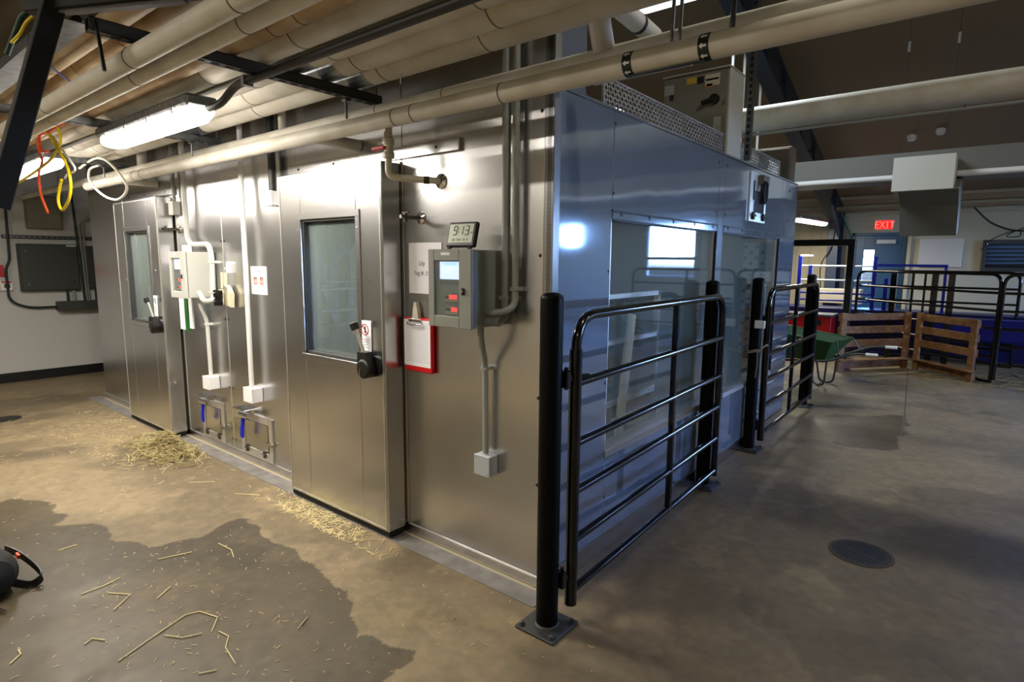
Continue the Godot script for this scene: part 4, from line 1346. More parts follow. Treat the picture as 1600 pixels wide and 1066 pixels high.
	lathe(s, Vector3(-0.841, 1.975, 0.165), Vector3.UP, [Vector2(0.0, 0), Vector2(0.028, 0), Vector2(0.028, 0.025), Vector2(0.022, 0.03), Vector2(0.022, 0.06), Vector2(0.028, 0.065), Vector2(0.028, 0.09), Vector2(0.02, 0.095), Vector2(0.02, 0.12), Vector2(0, 0.12)], 16)
	obj("valve_body", s, M.pvc, v)
	s = ns()
	bar(s, Vector3(-0.835, 2.022, 0.19), Vector3(-0.915, 2.018, 0.20), 0.022, 0.016, Vector3.UP, 0.004)
	obj("valve_handle", s, M.red, v)
	s = ns()
	lathe(s, Vector3(-0.655, 1.872, 0.001), Vector3(0, 0, 1), [Vector2(0.036, 0), Vector2(0.036, 0.004), Vector2(0.018, 0.012)], 16)
	obj("flange", s, M.chrome, v)
	s = ns()
	cyl(s, Vector3(-0.715, 1.877, 0.055), Vector3(-0.695, 1.875, 0.038), 0.0185, 14)
	obj("dark_coupling", s, mat(Color(0.20, 0.17, 0.13), 0.5), v)
	# uprights between the pipes and the chamber wall
	for q in [[-4.12, 0.07, 0.038, M.pipe, "white upright pipe near the far sliding door"], [-1.95, 0.06, 0.022, M.pipe, "white upright pipe above the near sliding door"]]:
		s = ns()
		cyl(s, Vector3(q[0], 2.10 if q[0] < -3 else 2.17, q[1]), Vector3(q[0], 2.78, q[1]), q[2], 14)
		tag(obj("upright_pipe", s, q[3]), q[4], "pipe")
	# black hanger frame close to the camera at top left, colour deepened for its shadow
	var fr := thing("pipe_hanger", "black steel hanger frame with a pale flange at the top left", "frame", Vector3(-1.05, 2.28, 1.40))
	s = ns()
	bar(s, Vector3(-1.02, 2.36, 1.372), Vector3(-1.122, 1.66, 1.565), 0.062, 0.05, Vector3(1, 0, 0), 0.003)
	obj("brace", s, mat(Color(0.008, 0.008, 0.009), 0.6), fr)
	s = ns()
	bar(s, Vector3(-1.10, 2.335, 1.440), Vector3(-0.62, 2.40, 1.045), 0.05, 0.10, Vector3.UP, 0.003)
	obj("beam", s, mat(Color(0.008, 0.008, 0.009), 0.6), fr)
	s = ns()
	bar(s, Vector3(-1.06, 2.288, 1.405), Vector3(-0.70, 2.333, 1.108), 0.03, 0.012, Vector3.UP, 0.001)
	obj("flange", s, mat(Color(0.42, 0.42, 0.43), 0.5), fr)
	s = ns()
	cyl(s, Vector3(0.62, 2.15, 0.28), Vector3(0.64, 2.75, 0.28), 0.006, 8); cyl(s, Vector3(0.645, 2.15, 0.28), Vector3(0.665, 2.75, 0.28), 0.006, 8)
	tag(obj("hanger_rod", s, M.galv), "pair of thin rods holding the low pipes beside the corner", "rod", "hanger rods")
	s = ns()
	cyl(s, Vector3(0.80, 2.14, 0.28), Vector3(0.82, 2.75, 0.28), 0.008, 8)
	tag(obj("hanger_rod", s, M.strut), "single dark rod holding the low pipes right of the corner", "rod", "hanger rods")

func tube_lamp(label: String, c: Vector3, half: float, along: Vector3, e_glow: float, e_light: float, tint: Color) -> void:
	var side := along.cross(Vector3.UP).normalized()
	var B := Basis(along, Vector3.UP, side)
	if B.determinant() < 0:
		B = Basis(along, Vector3.UP, -side)
	var l := thing("tube_lamp", label, "lamp", c, "enclosed tube lamps")
	var s := ns()
	box(s, c + Vector3(0, 0.038, 0), Vector3(half * 2.02, 0.055, 0.15), 0.012, B)
	obj("housing", s, M.galv, l)
	s = ns()
	# lens: tapered bar, rounded underside
	var prof := [Vector2(-0.068, 0.010), Vector2(-0.068, -0.015), Vector2(-0.050, -0.038), Vector2(0.0, -0.046), Vector2(0.050, -0.038), Vector2(0.068, -0.015), Vector2(0.068, 0.010)]
	var ends := [[-half, 0.75], [-half + 0.07, 1.0], [half - 0.07, 1.0], [half, 0.75]]
	for i in 3:
		for j in 6:
			var a: Vector2 = prof[j]; var b: Vector2 = prof[j + 1]
			var nn := Vector2(b.y - a.y, a.x - b.x).normalized()
			if nn.y > 0 and absf(nn.x) < 0.5:
				nn = -nn
			if signf(nn.x) != signf(a.x + b.x):
				nn.x = -nn.x
			var P := func(t: Array, q: Vector2) -> Vector3: return c + B * Vector3(t[0], q.y * t[1], q.x * t[1])
			quad(s, P.call(ends[i], a), P.call(ends[i], b), P.call(ends[i + 1], b), P.call(ends[i + 1], a), B * Vector3(0, nn.y, nn.x))
	for t in [0, 3]:
		for j in range(1, 6):
			var P2 := func(q: Vector2) -> Vector3: return c + B * Vector3(ends[t][0], q.y * ends[t][1], q.x * ends[t][1])
			var nx := B * Vector3(-1 if t == 0 else 1, 0, 0)
			tri3(s, P2.call(prof[0]), P2.call(prof[j]), P2.call(prof[j + 1]), nx, nx, nx)
	obj("lens", s, glow(tint, e_glow), l)
	for i in 4:
		for sd in [-1, 1]:
			s = ns()
			box(s, c + B * Vector3(-half * 0.75 + half * 0.5 * i, 0.008, 0.072 * sd), Vector3(0.018, 0.03, 0.006), 0.001, B)
			obj("latch", s, M.steel_trim, l)
	var al := AreaLight3D.new()
	al.name = "lamp_light"
	add_child(al, true)
	al.area_size = Vector2(half * 1.9, 0.12)
	al.transform = Transform3D(Basis(along, side, along.cross(side)) if along.cross(side).y > 0 else Basis(along, -side, along.cross(-side)), c + Vector3(0, -0.052, 0))
	al.light_color = tint
	al.light_energy = e_light
	al.area_range = 30.0
	al.area_attenuation = 2.0
	al.shadow_enabled = true

func lamps() -> void:
	tube_lamp("lit enclosed tube lamp hanging below the struts in front of the chamber", Vector3(-2.02, 2.165, 0.755), 0.60, Vector3.RIGHT, 22.0, 4.2, Color(1.0, 0.965, 0.92))
	tube_lamp("second lit tube lamp farther left above the coloured cables", Vector3(-4.34, 2.165, 0.755), 0.60, Vector3.RIGHT, 22.0, 4.2, Color(1.0, 0.965, 0.92))
	tube_lamp("small lit tube lamp hanging before the blue column at the far end", Vector3(-1.0, 2.19, -9.1), 0.75, Vector3(0.08, 0, -1).normalized(), 6.0, 6.0, Color(1.0, 0.96, 0.88))
	tube_lamp("bluish tube lamp high under the roof lining at the top edge", Vector3(-0.85, 4.05, -3.75), 0.75, Vector3.RIGHT, 2.0, 9.0, Color(0.92, 0.97, 1.0))
	tube_lamp("unseen tube lamp added high over the gates", Vector3(2.4, 4.6, 0.2), 0.75, Vector3.RIGHT, 2.0, 4.5, Color(1.0, 0.97, 0.90))  # out of view, added to light the pipe top, duct and gates
	tube_lamp("unseen tube lamp added high over the pens", Vector3(4.5, 4.0, -3.75), 0.75, Vector3.RIGHT, 2.0, 5.0, Color(1.0, 0.97, 0.90))  # out of view, added to brighten the right floor
	tube_lamp("unseen tube lamp hanging in the aisle behind the viewpoint on the left", Vector3(-2.2, 2.9, 3.7), 0.75, Vector3.RIGHT, 6.0, 10.0, Color(1.0, 0.96, 0.90))  # unseen front fill, put in for the brightly lit box fronts and sheets
	tube_lamp("unseen tube lamp hanging in the aisle behind the viewpoint on the right", Vector3(2.2, 3.3, 3.7), 0.75, Vector3.RIGHT, 5.0, 2.0, Color(1.0, 0.95, 0.86))  # unseen second fill lamp, put in to light the right floor and posts

# ---------------------------------------------------------------- cables at the left
func cable(label: String, pts: Array, r: float, m: Material, group := "") -> void:
	var s := ns()
	tube(s, smoothpath(pts, 8), r, 8)
	tag(obj("cable", s, m), label, "cable", group)

func cables() -> void:
	var ye := mat(Color(0.85, 0.75, 0.05), 0.4)
	var og := mat(Color(0.90, 0.30, 0.08), 0.45)
	var wh := mat(Color(0.85, 0.84, 0.80), 0.45)
	var pu := mat(Color(0.10, 0.06, 0.30), 0.45)
	cable("yellow cable looping round the orange cord at the left", [Vector3(-4.27, 2.02, 0.9), Vector3(-3.79, 2.05, 0.9), Vector3(-3.29, 2.10, 0.9), Vector3(-3.12, 2.14, 0.9), Vector3(-3.00, 2.19, 0.9), Vector3(-3.01, 2.25, 0.9), Vector3(-3.07, 2.31, 0.9), Vector3(-3.21, 2.35, 0.9), Vector3(-3.34, 2.35, 0.9), Vector3(-3.37, 2.32, 0.9), Vector3(-3.32, 2.29, 0.9), Vector3(-3.21, 2.25, 0.9), Vector3(-3.04, 2.16, 0.91), Vector3(-2.96, 2.10, 0.91), Vector3(-2.91, 2.03, 0.9), Vector3(-2.88, 1.93, 0.9), Vector3(-2.95, 1.84, 0.9), Vector3(-3.10, 1.79, 0.9), Vector3(-3.16, 1.85, 0.9), Vector3(-3.10, 1.93, 0.9), Vector3(-3.05, 1.97, 0.9)], 0.0085, ye)
	cable("orange cord dangling at the left with a frayed end", [Vector3(-3.70, 2.54, 0.89), Vector3(-3.73, 2.49, 0.89), Vector3(-3.65, 2.43, 0.89), Vector3(-3.50, 2.36, 0.89), Vector3(-3.36, 2.29, 0.89), Vector3(-3.45, 2.28, 0.89), Vector3(-3.53, 2.25, 0.89), Vector3(-3.51, 2.18, 0.89), Vector3(-3.47, 2.12, 0.89), Vector3(-3.57, 2.06, 0.89), Vector3(-3.59, 1.97, 0.89), Vector3(-3.56, 1.89, 0.89), Vector3(-3.46, 1.79, 0.89)], 0.0075, og)
	cable("orange cord tail knotted under the rack pipe", [Vector3(-3.33, 2.28, 0.9), Vector3(-3.43, 2.27, 0.9), Vector3(-3.46, 2.22, 0.9), Vector3(-3.42, 2.18, 0.9), Vector3(-3.28, 2.16, 0.9)], 0.010, og)
	cable("orange cord running along under the rack pipe", [Vector3(-3.32, 2.28, 0.9), Vector3(-3.22, 2.27, 0.9), Vector3(-3.03, 2.28, 0.9), Vector3(-2.91, 2.28, 0.9)], 0.007, og)
	cable("purple cable arching down to the left edge", [Vector3(-3.38, 2.29, 0.9), Vector3(-3.60, 2.30, 0.9), Vector3(-3.82, 2.26, 0.9), Vector3(-4.03, 2.18, 0.9), Vector3(-4.26, 2.09, 0.9), Vector3(-4.49, 2.02, 0.9), Vector3(-4.82, 1.92, 0.9)], 0.007, pu)
	cable("white cable beside the purple one at the left edge", [Vector3(-3.38, 2.278, 0.9), Vector3(-3.61, 2.282, 0.9), Vector3(-3.81, 2.242, 0.9), Vector3(-4.02, 2.162, 0.9), Vector3(-4.25, 2.07, 0.9), Vector3(-4.48, 2.00, 0.9), Vector3(-4.83, 1.90, 0.9)], 0.006, wh)
	cable("white cable crossing behind the yellow loop", [Vector3(-3.28, 2.27, 0.885), Vector3(-3.13, 2.21, 0.885), Vector3(-3.04, 2.15, 0.885), Vector3(-2.92, 2.08, 0.885), Vector3(-2.83, 2.02, 0.885), Vector3(-2.87, 2.00, 0.885), Vector3(-2.97, 2.00, 0.885), Vector3(-3.04, 1.98, 0.885)], 0.006, wh)
	cable("pale cable loop hanging before the low white pipe", [Vector3(-4.45, 2.22, 0.42), Vector3(-4.05, 2.26, 0.42), Vector3(-3.76, 2.20, 0.42), Vector3(-3.44, 2.01, 0.42), Vector3(-3.62, 1.925, 0.42), Vector3(-3.93, 1.97, 0.42), Vector3(-4.22, 2.10, 0.42), Vector3(-4.20, 2.19, 0.42), Vector3(-3.98, 2.20, 0.42)], 0.009, wh)
	# wire bundle and open tray above the struts at top left
	var zc := Vector3(-1.6, 2.40, 1.22)
	cable("green cable looping above the strut at top left", [Vector3(-1.60, 2.49, 1.27), Vector3(-1.67, 2.46, 1.32), Vector3(-1.72, 2.40, 1.34), Vector3(-1.75, 2.31, 1.37)], 0.011, mat(Color(0.03, 0.22, 0.15), 0.5))
	cable("yellow cable above the strut at top left", [Vector3(-1.58, 2.48, 1.27), Vector3(-1.645, 2.43, 1.315), Vector3(-1.69, 2.385, 1.335), Vector3(-1.74, 2.35, 1.36)], 0.006, ye)
	cable("thin blue cord tied round the cable tray at top left", [Vector3(-1.72, 2.37, 1.30), Vector3(-1.67, 2.33, 1.27), Vector3(-1.64, 2.27, 1.25), Vector3(-1.57, 2.21, 1.21)], 0.004, mat(Color(0.35, 0.42, 0.75), 0.5))
	var tr := thing("cable_tray", "pale cable tray with dark cables at top left", "tray", Vector3(-3.0, 2.36, 1.33))
	var s := ns()
	bx(s, -6.5, -1.28, 2.36, 2.363, 1.205, 1.30); bx(s, -6.5, -1.28, 2.36, 2.40, 1.203, 1.206); bx(s, -6.5, -1.28, 2.36, 2.40, 1.299, 1.302)
	obj("tray", s, M.galv, tr)
	cable("dark cable lying in the tray at top left", [Vector3(-6.4, 2.379, 1.25), Vector3(-3.5, 2.379, 1.24), Vector3(-1.3, 2.379, 1.245)], 0.015, mat(Color(0.06, 0.03, 0.10), 0.5))

# ---------------------------------------------------------------- posts and gates
func make_post(x: float, z: float, label: String) -> void:
	var p := thing("gate_post", label, "post", Vector3(x, 0, z), "black gate posts beside the chamber")
	var s := ns()
	lathe(s, Vector3(x, 0.012, z), Vector3.UP, [Vector2(0.045, 0), Vector2(0.045, 1.345), Vector2(0.042, 1.355), Vector2(0.025, 1.366), Vector2(0, 1.369)], 28)
	obj("pole", s, M.post, p)
	s = ns()
	lathe(s, Vector3(x, 0.012, z), Vector3.UP, [Vector2(0.054, 0), Vector2(0.052, 0.004), Vector2(0.045, 0.009)], 24)
	bx(s, x - 0.095, x + 0.095, 0.0, 0.013, z - 0.095, z + 0.095, 0.003)
	var bp := obj("base_plate", s, M.plate, p)
	for sx in [-1, 1]:
		for sz in [-1, 1]:
			s = ns()
			lathe(s, Vector3(x + 0.073 * sx, 0.013, z + 0.073 * sz), Vector3.UP, [Vector2(0.014, 0), Vector2(0.014, 0.003), Vector2(0.0095, 0.003), Vector2(0.0095, 0.012), Vector2(0.005, 0.015), Vector2(0, 0.016)], 6)
			obj("bolt", s, M.strut, bp)

func make_gate(a: Vector3, b: Vector3, ys: Array, mid: float, label: String) -> Node3D:
	var g := thing("gate", label, "gate", Vector3((a.x + b.x) / 2, 0.1, (a.z + b.z) / 2), "black tube gates beside the chamber")
	var r := 0.0205
	var d := b - a
	var P := func(t: float, y: float) -> Vector3: return Vector3(a.x + d.x * t, y, a.z + d.z * t)
	var s := ns()
	tube(s, fillet([P.call(0.0, 0.075), P.call(0.0, ys[0]), P.call(1.0, ys[0]), P.call(1.0, 0.09)], 0.14, 10), r, 16)
	obj("frame", s, M.gate, g)
	s = ns()
	cyl(s, P.call(0.0, 0.07), P.call(0.0, ys[0] - 0.13), 0.026, 16)
	obj("hinge_stile", s, M.gate, g)
	for i in range(1, ys.size()):
		s = ns()
		cyl(s, P.call(0.0, ys[i]), P.call(1.0, ys[i]), 0.0175, 16)
		obj("rail", s, M.gate, g)
	s = ns()
	bar(s, P.call(mid, ys[ys.size() - 1]), P.call(mid, ys[0]), 0.03, 0.03, Vector3.RIGHT, 0.004)
	obj("stile", s, M.gate, g)
	for i in ys.size():
		s = ns()
		lathe(s, P.call(mid, ys[i]) + Vector3(0.016, 0, 0), Vector3.RIGHT, [Vector2(0.006, 0), Vector2(0.005, 0.004), Vector2(0, 0.005)], 8)
		obj("rivet", s, M.chrome, g)
	return g

func gates() -> void:
	make_post(0.137, 0.19, "nearest black post with bolted base plate at the chamber corner")
	make_post(0.055, -1.73, "second black post behind the latch end of the near gate")
	make_post(0.05, -2.72, "third black post with rope tied round it")
	make_post(0.035, -4.57, "farthest black post at the latch end of the far gate")
	var ys := [1.283, 1.015, 0.765, 0.56, 0.348, 0.125]
	var g := make_gate(Vector3(0.185, 0, 0.088), Vector3(0.128, 0, -1.725), ys, 0.57, "near black tube gate hinged on the corner post")
	var g2 := make_gate(Vector3(0.115, 0, -2.80), Vector3(0.10, 0, -4.55), ys, 0.51, "far black tube gate hinged on the roped post")
	var s: SurfaceTool
	for q in [[0.137, 0.19, 0.184, 0.088, g], [0.05, -2.72, 0.115, -2.80, g2]]:
		for y in [1.04, 0.20]:
			s = ns()
			box(s, Vector3(q[0] + 0.028, y, q[1] - 0.042), Vector3(0.06, 0.07, 0.03), 0.004)
			bar(s, Vector3(q[0] + 0.03, y, q[1] - 0.04), Vector3(q[2], y, q[3]), 0.022, 0.022)
			cyl(s, Vector3(q[0] + 0.035, y - 0.045, q[1] - 0.055), Vector3(q[0] + 0.035, y + 0.045, q[1] - 0.055), 0.009, 10)
			obj("hinge", s, M.gate, q[4])
	s = ns()
	bar(s, Vector3(0.19, 1.045, 0.08), Vector3(0.21, 1.045, 0.03), 0.012, 0.012)
	obj("hinge_pin", s, M.gate, g)
	# chain on the near gate
	var ch := thing("chain", "short steel chain hanging at the latch end of the near gate", "chain", Vector3(0.115, 0.70, -1.74))
	for i in 11:
		s = ns()
		var pts := []
		var c := Vector3(0.150, 0.80 - 0.019 * i, -1.735)
		for k in 10:
			var an := TAU * k / 10
			var w := cos(an) * 0.006
			pts.append(c + Vector3(w if i % 2 == 0 else 0.0, sin(an) * 0.013, 0.0 if i % 2 == 0 else w))
		tube(s, pts, 0.0025, 6, false, true)
		obj("link", s, M.galv, ch)
	# rope round the third post
	s = ns()
	for k in 2:
		var pts := []
		for i in 20:
			var an := TAU * i / 20
			pts.append(Vector3(0.05 + cos(an) * 0.051, 0.80 + 0.012 * k + 0.008 * sin(an * 2), -2.72 + sin(an) * 0.051))
		tube(s, pts, 0.0055, 6, false, true)
	tube(s, smoothpath([Vector3(0.085, 0.80, -2.675), Vector3(0.11, 0.83, -2.70), Vector3(0.13, 0.855, -2.77), Vector3(0.115, 0.80, -2.79)], 6), 0.0055, 6)
	tube(s, smoothpath([Vector3(0.085, 0.80, -2.675), Vector3(0.09, 0.70, -2.67), Vector3(0.082, 0.60, -2.672)], 6), 0.004, 6)
	tag(obj("rope", s, mat(Color(0.55, 0.52, 0.46), 0.9)), "pale rope tied round the third black post", "rope")
	s = ns()
	bx(s, 0.055, 0.13, 0.99, 1.05, -2.685, -2.66, 0.003)
	tag(obj("tag_plate", s, M.white_box), "small white plate at the hinge of the far gate", "plate")

# ---------------------------------------------------------------- far side of the barn
func far_side() -> void:
	var s: SurfaceTool
	# exit door in its frame
	var d := structnode("door_1", "blue exit door with narrow bright window below the EXIT sign", Vector3(-0.22, 0, -11.0))
	s = ns()
	bx(s, -0.66, -0.61, 0, 2.06, -11.1, -10.96, 0.004); bx(s, 0.17, 0.22, 0, 2.06, -11.1, -10.96, 0.004); bx(s, -0.66, 0.22, 2.01, 2.06, -11.1, -10.96, 0.004)
	obj("door_frame", s, M.door_blue, d)
	s = ns()
	bx(s, -0.61, -0.45, 0.01, 2.01, -11.05, -11.0, 0.002); bx(s, -0.28, 0.17, 0.01, 2.01, -11.05, -11.0, 0.002)
	bx(s, -0.45, -0.28, 0.01, 1.16, -11.05, -11.0, 0.002); bx(s, -0.45, -0.28, 1.74, 2.01, -11.05, -11.0, 0.002)
	obj("leaf", s, M.door_blue, d)
	s = ns()
	bx(s, -0.45, -0.28, 1.16, 1.74, -11.03, -11.025)
	obj("pane", s, M.glass, d)
	s = ns()
	bx(s, -0.25, 0.06, 1.85, 1.93, -10.998, -10.94, 0.006)
	obj("door_closer", s, mat(Color(0.62, 0.64, 0.66), 0.4, 0.5), d)
	s = ns()
	bx(s, -0.57, -0.50, 0.98, 1.04, -10.998, -10.95, 0.006)
	obj("latch", s, M.galv, d)
	# EXIT sign
	var ex := thing("exit_sign", "red lit EXIT sign on the wall above the blue door", "sign", Vector3(-0.15, 2.1, -10.97))
	s = ns()
	bx(s, -0.30, -0.0, 2.105, 2.30, -11.0, -10.95, 0.006)
	obj("case", s, M.white_box, ex)
	s = ns()
	bx(s, -0.285, -0.015, 2.12, 2.285, -10.95, -10.944)
	obj("sign_face", s, glow(Color(0.95, 0.13, 0.10), 0.75), ex)
	text("lettering", ex, "EXIT", 0.17, Vector3(-0.15, 2.20, -10.942), glow(Color(1.0, 0.45, 0.40), 1.2), Basis.IDENTITY, 0.003)
	# wall boxes and notices right of the door
	s = ns()
	bx(s, 0.42, 1.06, 1.43, 1.93, -10.998, -10.95, 0.004)
	tag(obj("white_board", s, M.duct_white), "plain white board on the cream wall right of the blue door", "board")
	# louvre
	var lv := thing("louvre", "dark louvred wall vent with daylight between its slats", "vent", Vector3(1.8, 1.4, -11.0))
	s = ns()
	bx(s, 1.32, 1.38, 1.37, 1.90, -11.15, -10.93, 0.004); bx(s, 2.26, 2.32, 1.37, 1.90, -11.15, -10.93, 0.004)
	bx(s, 1.38, 2.26, 1.84, 1.90, -11.15, -10.93, 0.004); bx(s, 1.38, 2.26, 1.37, 1.43, -11.15, -10.93, 0.004)
	obj("frame", s, M.strut, lv)
	for i in 6:
		s = ns()
		var y := 1.46 + 0.068 * i
		bar(s, Vector3(1.38, y, -11.05), Vector3(2.26, y, -11.05), 0.085, 0.006, Vector3(0, 0.55, -0.83))
		obj("slat", s, M.strut, lv)
	# blue portal frame: column and rafter
	var pf := thing("portal_frame", "dark blue steel column and rafter rising along the roof lining", "frame", Vector3(-0.9, 0, -10.7))
	s = ns()
	bx(s, -0.98, -0.80, 0.0, 2.45, -10.90, -10.88, 0.003); bx(s, -0.98, -0.80, 0.0, 2.35, -10.45, -10.43, 0.003); bx(s, -0.896, -0.884, 0.0, 2.42, -10.88, -10.45)
	obj("column", s, M.frame_blue, pf)
	s = ns()
	var rf := func(z: float) -> float: return 2.36 + 0.312 * (z + 10.1)
	var dir := Vector3(0, 0.312, 1).normalized()
	var nrm := Vector3(0, 1, -0.312).normalized()
	var r0 := Vector3(-0.89, rf.call(-10.55), -10.55)
	var r1 := Vector3(-0.89, rf.call(-1.2), -1.2)
	bar(s, r0, r1, 0.19, 0.018, nrm, 0.003)
	bar(s, r0 + nrm * 0.34, r1 + nrm * 0.34, 0.19, 0.018, nrm, 0.003)
	for i in 10:
		var t := r0.lerp(r1, (i + 0.0) / 10.0)
		bar(s, t + nrm * 0.01, t + nrm * 0.33 + dir * 0.45, 0.04, 0.04, Vector3(1, 0, 0))
		bar(s, t + nrm * 0.33 + dir * 0.45, t + nrm * 0.01 + dir * 0.98, 0.04, 0.04, Vector3(1, 0, 0))
	obj("rafter", s, M.frame_blue, pf)
	s = ns()
	bar(s, Vector3(-0.80, 2.0, -10.43), Vector3(-0.80, rf.call(-9.6), -9.6), 0.05, 0.05, Vector3(1, 0, 0))
	obj("knee_brace", s, M.frame_blue, pf)
	var pf2 := thing("portal_frame", "blue steel column with a knee brace mirrored in the near sliding door glass", "frame", Vector3(-7.3, 0, 4.2))
	s = ns()
	bx(s, -7.45, -7.43, 0, 3.4, 4.05, 4.30); bx(s, -7.17, -7.15, 0, 3.4, 4.05, 4.30); bx(s, -7.43, -7.17, 0, 3.4, 4.168, 4.182)
	obj("column", s, M.frame_blue, pf2)
	s = ns()
	bar(s, Vector3(-7.2, 1.6, 4.17), Vector3(-5.6, 3.3, 4.17), 0.16, 0.16, Vector3(0, 0, 1))
	obj("knee_brace", s, M.frame_blue, pf2)
	# white conduits hanging behind the rafter
	for i in 4:
		s = ns()
		var z: float = [-4.95, -5.35, -5.62, -6.0][i]
		cyl(s, Vector3(-1.03, 2.9, z), Vector3(-1.03, 2.84 + 0.31 * (z + 11) - 0.12, z), 0.016, 10)
		tag(obj("hanging_conduit", s, M.white_box), ["longest white vertical conduit, first behind the slotted roof strut", "second white vertical conduit behind the slotted roof strut", "third white vertical conduit, one before the blue rafter", "shortest white vertical conduit right against the blue rafter"][i], "conduit", "white vertical conduits by the rafter")
	for i in 2:
		s = ns()
		var xx: float = [0.507, 0.958][i]
		cyl(s, Vector3(xx, 2.72, -6.2), Vector3(xx, 4.22, -6.2), 0.0025, 6)
		var hr := tag(obj("hanger_rod", s, M.strut), ["left of two thin rods with white sleeve above the large white duct", "right of two thin rods with white sleeve above the large white duct"][i], "rod", "sleeved hanger rods")
		s = ns()
		cyl(s, Vector3(xx, 3.86, -6.2), Vector3(xx, 3.97, -6.2), 0.014, 10)
		obj("sleeve", s, M.white_box, hr)
	for i in 2:
		var p: Vector3 = [Vector3(0.36, 3.35, -8.75), Vector3(0.71, 3.39, -8.7)][i]
		s = ns()
		lathe(s, p, Vector3(0, 1, -0.31), [Vector2(0, -0.04), Vector2(0.05, -0.035), Vector2(0.06, 0.0), Vector2(0.06, 0.03)], 14)
		tag(obj("ceiling_cap", s, M.white_box), ["left small round cap under the roof lining", "right small round cap under the roof lining"][i], "cap", "round caps")
	# large white round pipe on the right
	var wp := thing("round_duct", "large white round pipe crossing the upper right with a cable below it", "duct", Vector3(-0.2, 2.65, -3.1))
	s = ns()
	cyl(s, Vector3(-0.35, 2.655, -3.1), Vector3(6.5, 2.655, -3.1), 0.098, 28)
	obj("jacket", s, M.pipe, wp)
	s = ns()
	cyl(s, Vector3(-0.35, 2.535, -3.09), Vector3(6.5, 2.535, -3.09), 0.012, 8)
	obj("cable", s, M.conduit, wp)
	for x in [1.2, 3.2]:
		s = ns()
		bx(s, x - 0.003, x + 0.003, 2.53, 2.56, -3.10, -3.08)
		obj("cable_tie", s, M.black, wp)
	# rectangular duct with diffuser drop
	var du := thing("air_duct", "grey rectangular air duct crossing before the far wall with a bent white drop", "duct", Vector3(0.5, 2.4, -5.9))
	s = ns()
	bx(s, -1.6, 6.5, 2.415, 2.71, -6.35, -5.9, 0.006)
	obj("trunk", s, M.duct, du)
	s = ns()
	bx(s, 0.535, 1.075, 2.255, 2.61, -5.88, -5.55, 0.006)
	obj("takeoff", s, M.duct_white, du)
	s = ns()
	var dpoly := PackedVector2Array([Vector2(-5.55, 2.255), Vector2(-5.95, 2.415), Vector2(-6.35, 2.415), Vector2(-6.40, 1.86), Vector2(-6.02, 1.80), Vector2(-5.85, 2.12)])
	prism(s, dpoly, Vector3(0.60, 0, 0), Vector3(0, 0, 1), Vector3(0, 1, 0), Vector3(0.52, 0, 0))
	obj("elbow", s, M.duct, du)  # darker grey puts the underside shade of the white drop into its colour
	s = ns()
	cyl(s, Vector3(-1.6, 2.44, -5.865), Vector3(0.53, 2.44, -5.865), 0.032, 14); cyl(s, Vector3(1.08, 2.44, -5.865), Vector3(6.5, 2.44, -5.865), 0.032, 14)
	obj("bottom_pipe", s, M.white_box, du)
	# wall cable loops
	cable("green cable drooping across the cream wall at right", [Vector3(1.15, 2.45, -10.9), Vector3(1.45, 2.15, -10.85), Vector3(1.9, 2.05, -10.85), Vector3(2.5, 2.4, -10.9)], 0.014, M.conduit_green)
	cable("thin dark wire looping above the louvre", [Vector3(1.30, 1.72, -10.9), Vector3(1.45, 1.92, -10.9), Vector3(1.75, 2.05, -10.88), Vector3(1.78, 1.95, -10.88), Vector3(1.62, 1.96, -10.88), Vector3(1.85, 2.1, -10.88), Vector3(2.4, 2.3, -10.9)], 0.008, M.black)
	cable("green hose beside the blue column", [Vector3(-0.79, 2.42, -10.44), Vector3(-0.72, 2.2, -10.6), Vector3(-0.68, 2.0, -10.85), Vector3(-0.70, 1.78, -10.985)], 0.016, mat(Color(0.15, 0.45, 0.33), 0.4))
	cable("dark wire hanging before the blue column", [Vector3(-0.86, 2.3, -10.4), Vector3(-0.9, 1.8, -10.38), Vector3(-1.05, 1.45, -10.38), Vector3(-1.03, 1.0, -10.4)], 0.010, M.black)
	s = ns()
	bx(s, -0.70, -0.665, 1.45, 1.78, -11.0, -10.95, 0.004)
	tag(obj("red_bracket", s, M.red), "narrow red strip on the wall left of the blue door", "strip")
	# blue livestock scale with rails, red cabinet below
	var sc := thing("blue_pen", "bright blue rail pen standing before the blue exit door", "pen", Vector3(-0.5, 0, -8.9))
	for q in [[-1.13, 1.62], [-0.96, 1.45], [0.0, 1.60], [0.17, 1.25]]:
		s = ns()
		bx(s, q[0] - 0.03, q[0] + 0.03, 0.0, q[1], -8.93, -8.87, 0.004)
		obj("post", s, M.pen_blue, sc)
	for y in [1.44, 1.20, 0.98, 0.86]:
		s = ns()
		cyl(s, Vector3(-1.13, y, -8.9), Vector3(0.0, y, -8.9), 0.017, 10)
		obj("rail", s, M.galv_white if y > 1.1 else M.pen_blue, sc)
	s = ns()
	bx(s, 0.0, 0.95, 1.44, 1.48, -8.92, -8.88, 0.003); bx(s, 0.91, 0.95, 0.3, 1.44, -8.92, -8.88, 0.003)
	obj("bow", s, M.pen_blue, sc)
	s = ns()
	bx(s, -1.13, -0.93, 1.60, 1.63, -8.94, -8.86, 0.003)
	obj("top_cap", s, M.galv_white, sc)
	s = ns()
	bx(s, -1.9, 2.6, 0.62, 0.74, -9.3, -8.75, 0.006); bx(s, -1.9, 2.6, 0.05, 0.62, -9.25, -8.85, 0.006)
	obj("blue_base", s, mat(Color(0.03, 0.06, 0.30), 0.4), sc)
	sc.position.z -= 0.25
	var rc := thing("red_cabinet", "red metal cabinet low behind the green wheelbarrow", "cabinet", Vector3(-0.7, 0, -8.4))
	s = ns()
